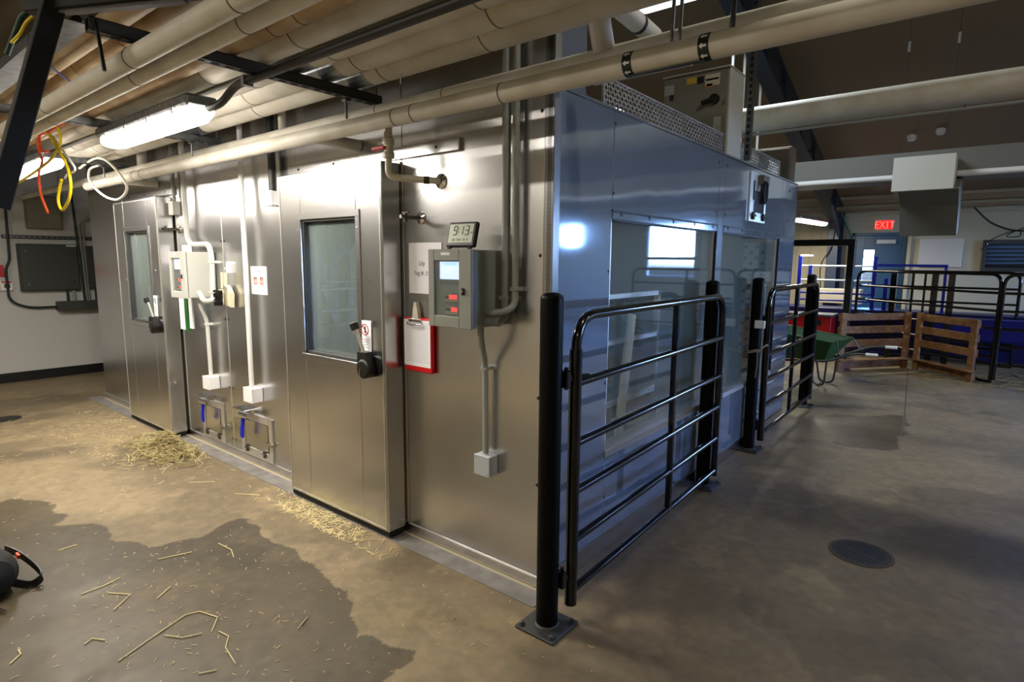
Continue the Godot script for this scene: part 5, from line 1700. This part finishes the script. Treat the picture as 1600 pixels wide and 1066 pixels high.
	bx(s, -1.15, -0.43, 0.05, 0.64, -8.70, -8.3, 0.006)
	obj("body", s, M.red, rc)
	s = ns()
	bx(s, -1.15, -0.40, 0.64, 0.68, -8.72, -8.28, 0.004)
	obj("top", s, M.galv, rc)
	s = ns()
	bx(s, -0.63, -0.56, 0.50, 0.58, -8.3, -8.28, 0.003)
	obj("latch", s, M.black, rc)
	s = ns()
	bx(s, -1.20, -0.30, 0.76, 1.02, -10.3, -10.0, 0.006)
	tag(obj("counter", s, M.wall_pale), "cream low wall behind the blue rails", "wall")
	# dark green door frame stand
	var fs := thing("frame_stand", "dark green upright frame beside the blue pen", "frame", Vector3(-0.1, 0, -7.4))
	s = ns()
	bx(s, -1.7, -0.035, 1.735, 1.825, -7.46, -7.36, 0.006)
	obj("top_bar", s, M.frame_green, fs)
	s = ns()
	bx(s, -0.125, -0.035, 0.0, 1.735, -7.46, -7.36, 0.006)
	obj("upright", s, M.frame_green, fs)
	s = ns()
	bx(s, -1.7, -1.61, 0.0, 1.735, -7.46, -7.36, 0.006)
	obj("upright", s, M.frame_green, fs)
	# black livestock panels
	pen_panel(Vector3(-0.18, 0, -8.80), Vector3(1.57, 0, -7.33), "front black tube livestock panel behind the wooden pallets")
	pen_panel(Vector3(1.60, 0, -7.32), Vector3(3.3, 0, -7.2), "black tube livestock panel at the right edge")
	pen_panel(Vector3(-0.2, 0, -8.95), Vector3(1.8, 0, -8.85), "back black tube livestock panel before the blue bin")
	for q in [[0.33, -8.60], [0.85, -8.42], [1.05, -8.28]]:
		s = ns()
		bx(s, q[0] - 0.04, q[0] + 0.04, 0.0, 1.36, q[1] - 0.04, q[1] + 0.04, 0.005)
		tag(obj("panel_post", s, M.gate), ["left of three square black posts in the pens", "middle of three square black posts in the pens", "right of three square black posts in the pens"][[0.33, 0.85, 1.05].find(q[0])], "post", "square pen posts")
	s = ns()
	bx(s, 0.9, 2.6, 0.42, 0.72, -8.7, -8.45, 0.008)
	tag(obj("trough", s, mat(Color(0.02, 0.05, 0.42), 0.4)), "blue plastic feed bin behind the black panels", "bin")
	# wooden pallets standing on edge
	pallet(Vector3(-0.11, 0, -7.05), Vector3(0.62, 0, -8.0), "left wooden pallet standing on edge in front of the pens")
	pallet(Vector3(0.74, 0, -8.0), Vector3(1.42, 0, -7.26), "right wooden pallet standing on edge in front of the pens")
	# bedding
	s = ns()
	for i in 900:
		var p := Vector3(rng.randf_range(0.9, 3.4), 0.004 + rng.randf() * 0.02, rng.randf_range(-8.4, -7.0))
		var a := rng.randf() * TAU
		var dd := Vector3(cos(a), rng.randf_range(-0.1, 0.1), sin(a)) * rng.randf_range(0.03, 0.08)
		bar(s, p - dd, p + dd, 0.006, 0.003)
	var be := tag(obj("bedding", s, M.hay), "pale straw bedding strewn under the black livestock panels", "straw")
	be.set_meta("kind", "stuff")
	wheelbarrow()
	# things on the chamber roof
	var cab := thing("electrical_cabinet", "grey electrical cabinet with warning stickers on the chamber roof", "cabinet", Vector3(-0.23, 2.2, -2.15))
	s = ns()
	bx(s, -0.47, -0.003, 2.213, 2.765, -2.28, -2.012, 0.004)
	obj("body", s, M.enclosure_light, cab)
	s = ns()
	bx(s, -0.468, -0.012, 2.22, 2.755, -2.010, -1.995, 0.004)
	var cdoor := obj("door", s, mat(Color(0.48, 0.47, 0.43), 0.5), cab)
	s = ns()
	bx(s, -0.475, 0.002, 2.765, 2.775, -2.285, -1.985, 0.003)
	obj("rain_lip", s, M.enclosure_light, cab)
	for q in [[-0.30, -0.23, 2.70, 2.74, Color(0.80, 0.68, 0.25)], [-0.225, -0.18, 2.69, 2.735, Color(0.12, 0.09, 0.08)], [-0.17, -0.07, 2.665, 2.74, Color(0.78, 0.76, 0.70)], [-0.165, -0.08, 2.70, 2.712, Color(0.70, 0.15, 0.12)], [-0.16, -0.12, 2.655, 2.68, Color(0.80, 0.50, 0.15)], [-0.46, -0.39, 2.65, 2.715, Color(0.66, 0.66, 0.66)], [-0.42, -0.39, 2.61, 2.65, Color(0.1, 0.1, 0.1)], [-0.10, -0.05, 2.35, 2.46, Color(0.66, 0.66, 0.64)], [-0.08, -0.055, 2.33, 2.40, Color(0.1, 0.1, 0.1)]]:
		obj("sticker", sheet(q[0], q[1], q[2], q[3], -1.995, 0.0012), mat(q[4], 0.6), cdoor)
	s = ns()
	lathe(s, Vector3(-0.10, 2.575, -1.995), Vector3(0, 0, 1), [Vector2(0.035, 0), Vector2(0.032, 0.02), Vector2(0, 0.024)], 16)
	bar(s, Vector3(-0.10, 2.575, -1.975), Vector3(-0.18, 2.555, -1.965), 0.025, 0.02, Vector3(0, 0, 1), 0.004)
	obj("handle", s, M.black, cdoor)
	s = ns()
	lathe(s, Vector3(-0.03, 2.55, -1.995), Vector3(0, 0, 1), [Vector2(0.012, 0), Vector2(0.01, 0.014), Vector2(0, 0.016)], 10)
	obj("lock", s, M.chrome, cdoor)
	s = ns()
	bx(s, -0.26, -0.15, 2.213, 2.42, -1.99, -1.90, 0.004)
	tag(obj("relay_box", s, mat(Color(0.30, 0.24, 0.18), 0.6)), "small brown box before the electrical cabinet on the roof", "box")
	s = ns()
	bx(s, 0.004, 0.044, 2.213, 4.6, -2.37, -2.33, 0.002)
	var sp := tag(obj("strut_post", s, M.strut), "tall slotted strut rising beside the roof cabinet", "strut")
	for i in 40:
		s = ns()
		bx(s, 0.014, 0.034, 2.25 + i * 0.045, 2.275 + i * 0.045, -2.331, -2.3285)
		obj("slot", s, M.hole, sp)
	var cab2 := thing("roof_box", "plain brown box on the far end of the chamber roof", "box", Vector3(-0.2, 2.2, -3.75))
	s = ns()
	bx(s, -0.40, -0.03, 2.213, 2.525, -3.88, -3.72, 0.005)
	obj("body", s, mat(Color(0.42, 0.36, 0.28), 0.6), cab2)
	s = ns()
	bx(s, -0.38, -0.05, 2.22, 2.51, -3.72, -3.708, 0.004)
	obj("door", s, mat(Color(0.30, 0.25, 0.19), 0.6), cab2)
	far_left()

func pen_panel(a: Vector3, b: Vector3, label: String) -> void:
	var p := thing("livestock_panel", label, "panel", a.lerp(b, 0.5), "black tube livestock panels")
	var s := ns()
	tube(s, fillet([a + Vector3(0, 0.06, 0), a + Vector3(0, 1.37, 0), b + Vector3(0, 1.37, 0), b + Vector3(0, 0.02, 0)], 0.14, 8), 0.021, 12)
	obj("frame", s, M.gate, p)
	for y in [1.14, 0.92, 0.70, 0.48, 0.26]:
		s = ns()
		cyl(s, a + Vector3(0, y, 0), b + Vector3(0, y, 0), 0.017, 10)
		obj("rail", s, M.gate, p)
	s = ns()
	var m := a.lerp(b, 0.45)
	bar(s, m + Vector3(0, 0.26, 0), m + Vector3(0, 1.37, 0), 0.04, 0.03, Vector3.RIGHT)
	obj("stile", s, M.gate, p)
	s = ns()
	var d := (b - a).normalized()
	tube(s, fillet([b + Vector3(0, 0.34, 0), b - d * 0.22 + Vector3(0, 0.34, 0), b - d * 0.22 + Vector3(0, 0.03, 0), b + Vector3(0, 0.03, 0)], 0.09), 0.017, 10)
	obj("foot", s, M.gate, p)

func pallet(a: Vector3, b: Vector3, label: String) -> void:
	var p := thing("pallet", label, "pallet", a.lerp(b, 0.5), "wooden pallets standing on edge")
	var d := (b - a).normalized()
	var n := d.cross(Vector3.UP)
	for q in [[0.03, 0.14], [0.33, 0.43], [0.52, 0.62], [0.70, 0.795]]:
		var s := ns()
		var y: float = (q[0] + q[1]) / 2
		bar(s, a + Vector3(0, y, 0) + n * 0.0, b + Vector3(0, y, 0), 0.022, q[1] - q[0], Vector3.UP, 0.003)
		obj("plank", s, M.wood, p)
	for t in [0.045, 0.955]:
		var s := ns()
		var c := a.lerp(b, t)
		for sd in [0.03]:
			bar(s, c + Vector3(0, 0.0, 0) + n * sd, c + Vector3(0, 0.81, 0) + n * sd, 0.09, 0.036, n, 0.003)
		obj("stringer", s, M.wood, p)
	var s2 := ns()
	bar(s2, a + Vector3(0, 0.15, 0) + n * 0.05, b + Vector3(0, 0.15, 0) + n * 0.05, 0.09, 0.02, Vector3.UP, 0.003)
	obj("ledge", s2, M.wood, p)

func wheelbarrow() -> void:
	var w := thing("wheelbarrow", "green wheelbarrow with white grips standing past the far gate", "wheelbarrow", Vector3(-0.2, 0, -5.9))
	var s := ns()
	# tray: top rim and bottom
	var top := [Vector3(-0.62, 0.66, -5.55), Vector3(0.08, 0.57, -5.62), Vector3(0.22, 0.58, -6.12), Vector3(-0.60, 0.68, -6.20)]
	var bot := [Vector3(-0.42, 0.33, -5.72), Vector3(-0.02, 0.30, -5.75), Vector3(0.0, 0.30, -6.02), Vector3(-0.42, 0.33, -6.05)]
	var c := Vector3(-0.2, 0.45, -5.88)
	for i in 4:
		var j := (i + 1) % 4
		var n: Vector3 = (top[j] - top[i]).cross(bot[i] - top[i]).normalized()
		if n.dot(top[i] - c) < 0:
			n = -n
		quad(s, bot[i], bot[j], top[j], top[i], n)
		quad(s, bot[i] - n * 0.006, bot[j] - n * 0.006, top[j] - n * 0.006, top[i] - n * 0.006, -n)
	quad(s, bot[0], bot[1], bot[2], bot[3], Vector3.DOWN)
	quad(s, bot[0] + Vector3(0, 0.006, 0), bot[1] + Vector3(0, 0.006, 0), bot[2] + Vector3(0, 0.006, 0), bot[3] + Vector3(0, 0.006, 0), Vector3.UP)
	obj("tray", s, M.barrow, w)
	s = ns()
	tube(s, [top[0], top[1], top[2], top[3]], 0.012, 8, false, true)
	obj("rim", s, mat(Color(0.12, 0.34, 0.13), 0.4), w)
	for q in [[Vector3(-0.75, 0.25, -5.82), Vector3(0.05, 0.33, -5.72), Vector3(0.30, 0.45, -5.70), Vector3(0.50, 0.452, -5.71)], [Vector3(-0.75, 0.25, -5.96), Vector3(0.12, 0.36, -6.08), Vector3(0.42, 0.50, -6.12), Vector3(0.64, 0.505, -6.13)]]:
		s = ns()
		tube(s, fillet(q, 0.08), 0.014, 10)
		obj("handle_bar", s, M.strut, w)
		s = ns()
		cyl(s, q[3] - Vector3(0.08, 0.001, 0), q[3] + Vector3(0.04, 0, 0), 0.019, 12)
		obj("grip", s, M.white_box, w)
	s = ns()
	tube(s, fillet([Vector3(0.02, 0.33, -5.74), Vector3(0.0, 0.015, -5.78), Vector3(-0.12, 0.015, -5.80), Vector3(-0.18, 0.30, -5.80)], 0.06), 0.012, 8)
	obj("leg", s, M.strut, w)
	s = ns()
	tube(s, fillet([Vector3(0.08, 0.35, -6.06), Vector3(0.05, 0.015, -6.04), Vector3(-0.10, 0.015, -6.04), Vector3(-0.15, 0.30, -6.02)], 0.06), 0.012, 8)
	obj("leg", s, M.strut, w)
	s = ns()
	tube(s, fillet([Vector3(0.13, 0.57, -5.66), Vector3(0.14, 0.42, -5.72), Vector3(0.20, 0.40, -5.72)], 0.05), 0.010, 8)
	tube(s, fillet([Vector3(0.22, 0.58, -6.1), Vector3(0.30, 0.46, -6.1), Vector3(0.36, 0.47, -6.11)], 0.05), 0.010, 8)
	obj("brace", s, M.galv, w)
	s = ns()
	lathe(s, Vector3(-0.82, 0.19, -5.93), Vector3(0, 0, 1), [Vector2(0.10, 0.0), Vector2(0.17, 0.005), Vector2(0.19, 0.025), Vector2(0.19, 0.055), Vector2(0.17, 0.075), Vector2(0.10, 0.08), Vector2(0.0, 0.06)], 24)
	lathe(s, Vector3(-0.82, 0.19, -5.93), Vector3(0, 0, 1), [Vector2(0.0, 0.02), Vector2(0.10, 0.0)], 24)
	obj("wheel", s, M.rubber, w)

# ---------------------------------------------------------------- grey wall at the far left
func far_left() -> void:
	var s: SurfaceTool
	var X := -7.58
	var ep := thing("breaker_box", "large dark grey electrical panel on the grey wall", "electrical panel", Vector3(X, 1.09, 0))
	s = ns()
	bx(s, X, X + 0.10, 1.087, 1.652, -0.305, 0.278, 0.005)
	obj("body", s, M.enclosure_dark, ep)
	s = ns()
	bx(s, X + 0.10, X + 0.112, 1.10, 1.64, -0.295, 0.268, 0.004)
	var dd := obj("door", s, M.enclosure_dark, ep)
	for q in [[0.21, 1.57], [0.21, 1.17], [-0.24, 1.52], [-0.24, 1.19]]:
		s = ns()
		lathe(s, Vector3(X + 0.112, q[1], q[0]), Vector3.RIGHT, [Vector2(0.011, 0), Vector2(0.009, 0.006), Vector2(0, 0.007)], 10)
		obj("fastener", s, M.galv if q[0] > 0 else M.black, dd)
	s = ns()
	bx(s, X + 0.10, X + 0.115, 1.626, 1.642, -0.29, -0.19)
	obj("nameplate", s, M.galv_white, ep)
	var e2 := thing("breaker_box", "narrow dark grey electrical panel half hidden by the chamber edge", "electrical panel", Vector3(X, 1.1, -0.55))
	s = ns()
	bx(s, X, X + 0.09, 1.10, 1.64, -0.80, -0.40, 0.005)
	obj("body", s, M.enclosure_dark, e2)
	s = ns()
	bx(s, X + 0.09, X + 0.10, 1.115, 1.625, -0.79, -0.41, 0.004)
	obj("door", s, M.enclosure_dark, e2)
	s = ns()
	bx(s, X, X + 0.16, 0.835, 0.95, -0.75, -0.05, 0.005)
	tag(obj("wire_trough", s, M.enclosure_dark), "long dark wiring trough below the electrical panels", "trough")
	var tb := thing("wall_cabinet", "tan metal box on the grey wall above the electrical panel", "cabinet", Vector3(X, 1.83, 0.02))
	s = ns()
	bx(s, X, X + 0.16, 1.835, 2.22, -0.165, 0.165, 0.005)
	obj("body", s, mat(Color(0.50, 0.47, 0.41), 0.6), tb)
	s = ns()
	bx(s, X + 0.16, X + 0.172, 1.845, 2.21, -0.155, 0.155, 0.004)
	obj("door", s, mat(Color(0.50, 0.47, 0.41), 0.6), tb)
	var sc := thing("wall_strut", "slotted strut rail across the grey wall above the panels", "strut", Vector3(X, 1.72, 0))
	s = ns()
	bx(s, X, X + 0.035, 1.712, 1.752, -0.9, 0.40, 0.002)
	obj("channel", s, M.strut, sc)
	for i in 20:
		s = ns()
		bx(s, X + 0.0345, X + 0.0362, 1.725, 1.739, 0.35 - i * 0.055, 0.385 - i * 0.055)
		obj("slot", s, M.galv, sc)
	var c := func(label: String, pts: Array, r: float, m: Material) -> void:
		var t := ns()
		tube(t, fillet(pts, 0.12), r, 10)
		tag(obj("conduit", t, m), label, "conduit", "conduits on the grey wall")
	c.call("dark green conduit bending down from the top left to the wiring trough", [Vector3(X + 0.06, 2.75, 0.33), Vector3(X + 0.06, 1.45, 0.355), Vector3(X + 0.06, 1.36, 0.40), Vector3(X + 0.06, 0.97, 0.40), Vector3(X + 0.06, 0.885, 0.22), Vector3(X + 0.06, 0.885, -0.05)], 0.0135, M.conduit_green)
	c.call("dark green conduit descending right of the tan metal box", [Vector3(X + 0.14, 2.75, -0.27), Vector3(X + 0.14, 0.95, -0.325)], 0.0135, M.conduit_green)
	c.call("left grey conduit curving beside the large electrical panel", [Vector3(X + 0.05, 1.965, -0.62), Vector3(X + 0.05, 1.965, -0.36), Vector3(X + 0.05, 0.95, -0.375)], 0.014, M.conduit)
	c.call("right grey conduit curving beside the large electrical panel", [Vector3(X + 0.05, 2.0, -0.66), Vector3(X + 0.05, 2.0, -0.40), Vector3(X + 0.05, 0.95, -0.40)], 0.010, M.conduit)
	for i in 4:
		s = ns()
		var z: float = [-0.17, -0.235, -0.47, -0.55][i]
		cyl(s, Vector3(X + 0.07, 0.945, z), Vector3(X + 0.07, 1.10, z), 0.015, 10)
		tag(obj("conduit_stub", s, M.conduit_green if i % 2 == 0 else M.conduit), ["short green conduit stub under the middle of the large electrical panel", "short grey conduit stub beside the green one under the large electrical panel", "short green conduit stub under the narrow electrical panel", "short grey conduit stub nearest the chamber edge above the wiring trough"][i], "conduit", "conduit stubs above the trough")
	var ps := thing("wall_station", "small white and red call station at the left edge of the grey wall", "station", Vector3(X, 1.1, 0.40))
	s = ns()
	bx(s, X, X + 0.05, 1.10, 1.215, 0.35, 0.46, 0.004)
	obj("body", s, M.white_box, ps)
	s = ns()
	bx(s, X + 0.05, X + 0.053, 1.19, 1.21, 0.36, 0.45)
	obj("red_stripe", s, M.red, ps)
	s = ns()
	bx(s, X + 0.05, X + 0.055, 1.13, 1.18, 0.375, 0.43)
	obj("dark_face", s, M.strut, ps)
	s = ns()
	bx(s, X, X + 0.02, 1.26, 1.40, 0.41, 0.60, 0.003)
	tag(obj("red_plate", s, M.red), "red plate on the grey wall at the left edge", "plate")

# ---------------------------------------------------------------- floor
func stalk(pts: Array, r: float) -> SurfaceTool:
	var s := ns()
	tube(s, pts, r, 5)
	return s

func floor_things() -> void:
	var s: SurfaceTool
	# threshold strip along the chamber front
	var st := thing("threshold_strip", "grey metal threshold strip on the floor along the chamber front", "strip", Vector3(-2.9, 0, 0.08))
	for q in [[-5.95, -4.2], [-4.195, -2.4], [-2.395, -0.9], [-0.895, 0.02]]:
		s = ns()
		bx(s, q[0], q[1], 0.0, 0.004, 0.006, 0.125, 0.001)
		obj("plate", s, M.strip, st)
	s = ns()
	bx(s, -5.8, 0.0, 0.0, 0.009, 0.003, 0.02, 0.004)
	obj("sealant", s, mat(Color(0.62, 0.59, 0.50), 0.6), st)
	# drain
	var dr := thing("floor_drain", "round rusty iron floor drain grate on the right", "drain", Vector3(1.044, 0, -1.347))
	var c := Vector3(1.044, 0, -1.347)
	s = ns()
	lathe(s, c, Vector3.UP, [Vector2(0.15, 0.0005), Vector2(0.15, 0.003), Vector2(0.132, 0.004), Vector2(0.130, 0.0005)], 36)
	obj("rim", s, mat(Color(0.22, 0.16, 0.10), 0.8), dr)
	s = ns()
	lathe(s, c, Vector3.UP, [Vector2(0.13, 0.001), Vector2(0.13, 0.0035), Vector2(0, 0.0035)], 36)
	obj("grate", s, M.iron, dr)
	for row: int in [-1, 1]:
		for i in 13:
			var u := -0.096 + i * 0.016
			var hw := sqrt(maxf(0.0, 0.112 * 0.112 - u * u))
			if hw < 0.03:
				continue
			var dirA := Vector3(0.90, 0, 0.43).normalized()
			var dirB := Vector3(-dirA.z, 0, dirA.x)
			s = ns()
			var a0 := c + dirA * u + dirB * (row * 0.010) + Vector3(0, 0.0036, 0)
			var a1 := c + dirA * u + dirB * (row * hw) + Vector3(0, 0.0036, 0)
			bar(s, a0, a1, 0.007, 0.0012)
			obj("slot", s, M.hole, dr)
	s = ns()
	lathe(s, Vector3(-5.55, 0, 0.88), Vector3.UP, [Vector2(0.12, 0.0005), Vector2(0.12, 0.003), Vector2(0, 0.0035)], 28)
	tag(obj("floor_drain", s, M.iron), "small dark round floor drain at the left edge", "drain")
	# hay pile
	var hp := thing("hay_pile", "small heap of dry hay on the floor below the feed hatches", "hay", Vector3(-3.46, 0, 0.30))
	for tone in 3:
		s = ns()
		for i in 800:
			var a := rng.randf() * TAU
			var rr := absf(rng.randfn(0.0, 0.16))
			var hx := cos(a) * rr * 1.4
			var hz := sin(a) * rr * 0.62
			var top: float = 0.12 * (0.7 + 0.5 * sin(hx * 19.0 + 1.0) * cos(hz * 27.0)) * exp(-(hx * hx / 0.05 + hz * hz / 0.013)) + 0.008
			var p := Vector3(-3.46 + hx, 0.003 + top * sqrt(rng.randf()), 0.30 + hz)
			if p.z < 0.14:
				p.z = 0.14 + rng.randf() * 0.06
			var b := rng.randf() * TAU
			var l := rng.randf_range(0.02, 0.07)
			var bend := Vector3(rng.randfn(0, 0.015), rng.randf() * 0.02, rng.randfn(0, 0.015))
			var dd := Vector3(cos(b), rng.randf_range(-0.45, 0.45), sin(b)) * l
			if p.y - absf(dd.y) < 0.002:
				p.y = 0.002 + absf(dd.y)
			bar(s, p - dd, p + bend, 0.0028, 0.0018)
			bar(s, p + bend, p + dd, 0.0028, 0.0018)
		var hm := obj("hay_stalks", s, [M.hay_pale, M.hay_green, mat(Color(0.46, 0.41, 0.26), 0.85)][tone], hp)
		hm.set_meta("kind", "stuff")
	# finer litter
	s = ns()
	for i in 1300:
		var p := Vector3.ZERO
		var t := rng.randf()
		if t < 0.30:
			p = Vector3(rng.randfn(-1.45, 0.28), 0.003, 0.17 + rng.randf_range(-0.04, 0.12) * 1.0)
		elif t < 0.55:
			p = Vector3(rng.randfn(-4.1, 0.6), 0.003, 0.45 + rng.randfn(0, 0.22))
		elif t < 0.7:
			p = Vector3(rng.randfn(-1.0, 0.5), 0.003, 1.05 + rng.randfn(0.0, 0.25))
		else:
			p = Vector3(rng.randf_range(-4.5, 0.6), 0.003, rng.randf_range(0.15, 1.9))
		if p.z < 0.13:
			p.z = 0.13 + rng.randf() * 0.1
			p.y = 0.006
		var b := rng.randf() * TAU
		var l := rng.randf_range(0.003, 0.013) if t > 0.55 else rng.randf_range(0.012, 0.045)
		var dd := Vector3(cos(b), 0.02, sin(b)) * l
		bar(s, p - dd, p + dd, 0.0016 if t > 0.55 else 0.0028, 0.0014)
	var li := tag(obj("straw_litter", s, M.hay_pale), "fine straw bits strewn over the floor before the chamber", "straw")
	li.set_meta("kind", "stuff")
	# single longer stalks
	var y := 0.004
	var L := [[[-0.97, 1.39], [-1.02, 1.27], [-1.08, 1.11], [-1.06, 1.06], [-0.96, 1.03], [-0.88, 1.09]], [[-0.86, 1.07], [-0.80, 1.06], [-0.74, 1.10], [-0.62, 1.12]], [[-1.60, 1.34], [-1.60, 1.26], [-1.62, 1.18]], [[-1.35, 1.29], [-1.43, 1.20], [-1.52, 1.26]], [[-2.16, 1.29], [-2.16, 1.21]], [[-1.67, 1.0], [-1.62, 0.86]], [[-1.30, 1.14], [-1.36, 1.06]],
		[[-0.67, 1.23], [-0.64, 1.18]], [[-1.34, 1.61], [-1.30, 1.61], [-1.26, 1.65]], [[-1.61, 0.73], [-1.49, 0.72], [-1.40, 0.75]], [[-2.28, 1.50], [-2.22, 1.40]], [[-1.18, 1.44], [-1.20, 1.41], [-1.15, 1.38]], [[-0.63, 0.86], [-0.67, 0.79]], [[-1.0, 1.22], [-0.93, 1.18], [-0.90, 1.12]], [[-2.2, 0.36], [-2.05, 0.27], [-2.0, 0.33]], [[-2.62, 0.47], [-2.5, 0.35]]]
	var big := ["longest straw stalk bent like a hook in the damp patch", "curved straw stalk right of the hooked one in the damp patch", "straight straw stalk in the left half of the damp patch", "straw stalk folded into a sharp angle in the damp patch"]
	var at := -1
	for q in L:
		at += 1
		var pts := []
		for v in q:
			pts.append(Vector3(v[0], y, v[1]))
		tag(obj("straw_stalk", stalk(pts, 0.0024), M.hay_pale), (big[at] if at < 4 else "single pale straw stalk lying on the floor at lower left"), "straw", "loose straw stalks")
	# camera bag at the left edge
	var bg := thing("camera_bag", "black padded bag with a strap loop at the lower left edge", "bag", Vector3(-1.98, 0, 1.56))
	s = ns()
	var prof := []
	for i in 13:
		var t := i / 12.0
		prof.append(Vector2(0.105 * sqrt(maxf(0.0, 1.0 - pow(absf(t - 0.5) * 2.0, 3.5))) + 0.0001, t * 0.30 - 0.15))
	lathe(s, Vector3(-1.93, 0.10, 1.60), Vector3(0.80, 0.10, -0.05).normalized(), prof, 20)
	obj("body", s, M.rubber, bg)
	s = ns()
	prism(s, PackedVector2Array([Vector2(0, 0), Vector2(0.26, 0.0), Vector2(0.20, 0.06), Vector2(0.0, 0.09)]), Vector3(-1.93, 0.004, 1.66), Vector3(0.95, 0, -0.30), Vector3(0.0, 0.7, 0.7), Vector3(0.01, 0.012, 0.0))
	obj("flap", s, M.black, bg)
	s = ns()
	var sp := smoothpath([Vector3(-2.10, 0.12, 1.50), Vector3(-2.0, 0.10, 1.46), Vector3(-1.88, 0.055, 1.425), Vector3(-1.84, 0.03, 1.43), Vector3(-1.85, 0.015, 1.47), Vector3(-1.86, 0.05, 1.53)], 6)
	for i in sp.size() - 1:
		bar(s, sp[i], sp[i + 1], 0.006, 0.034, Vector3.UP)
	obj("strap", s, M.black, bg)
	s = ns()
	bar(s, Vector3(-2.0, 0.115, 1.478), Vector3(-1.975, 0.108, 1.474), 0.01, 0.02)
	obj("orange_tab", s, mat(Color(0.85, 0.25, 0.05), 0.5), bg)
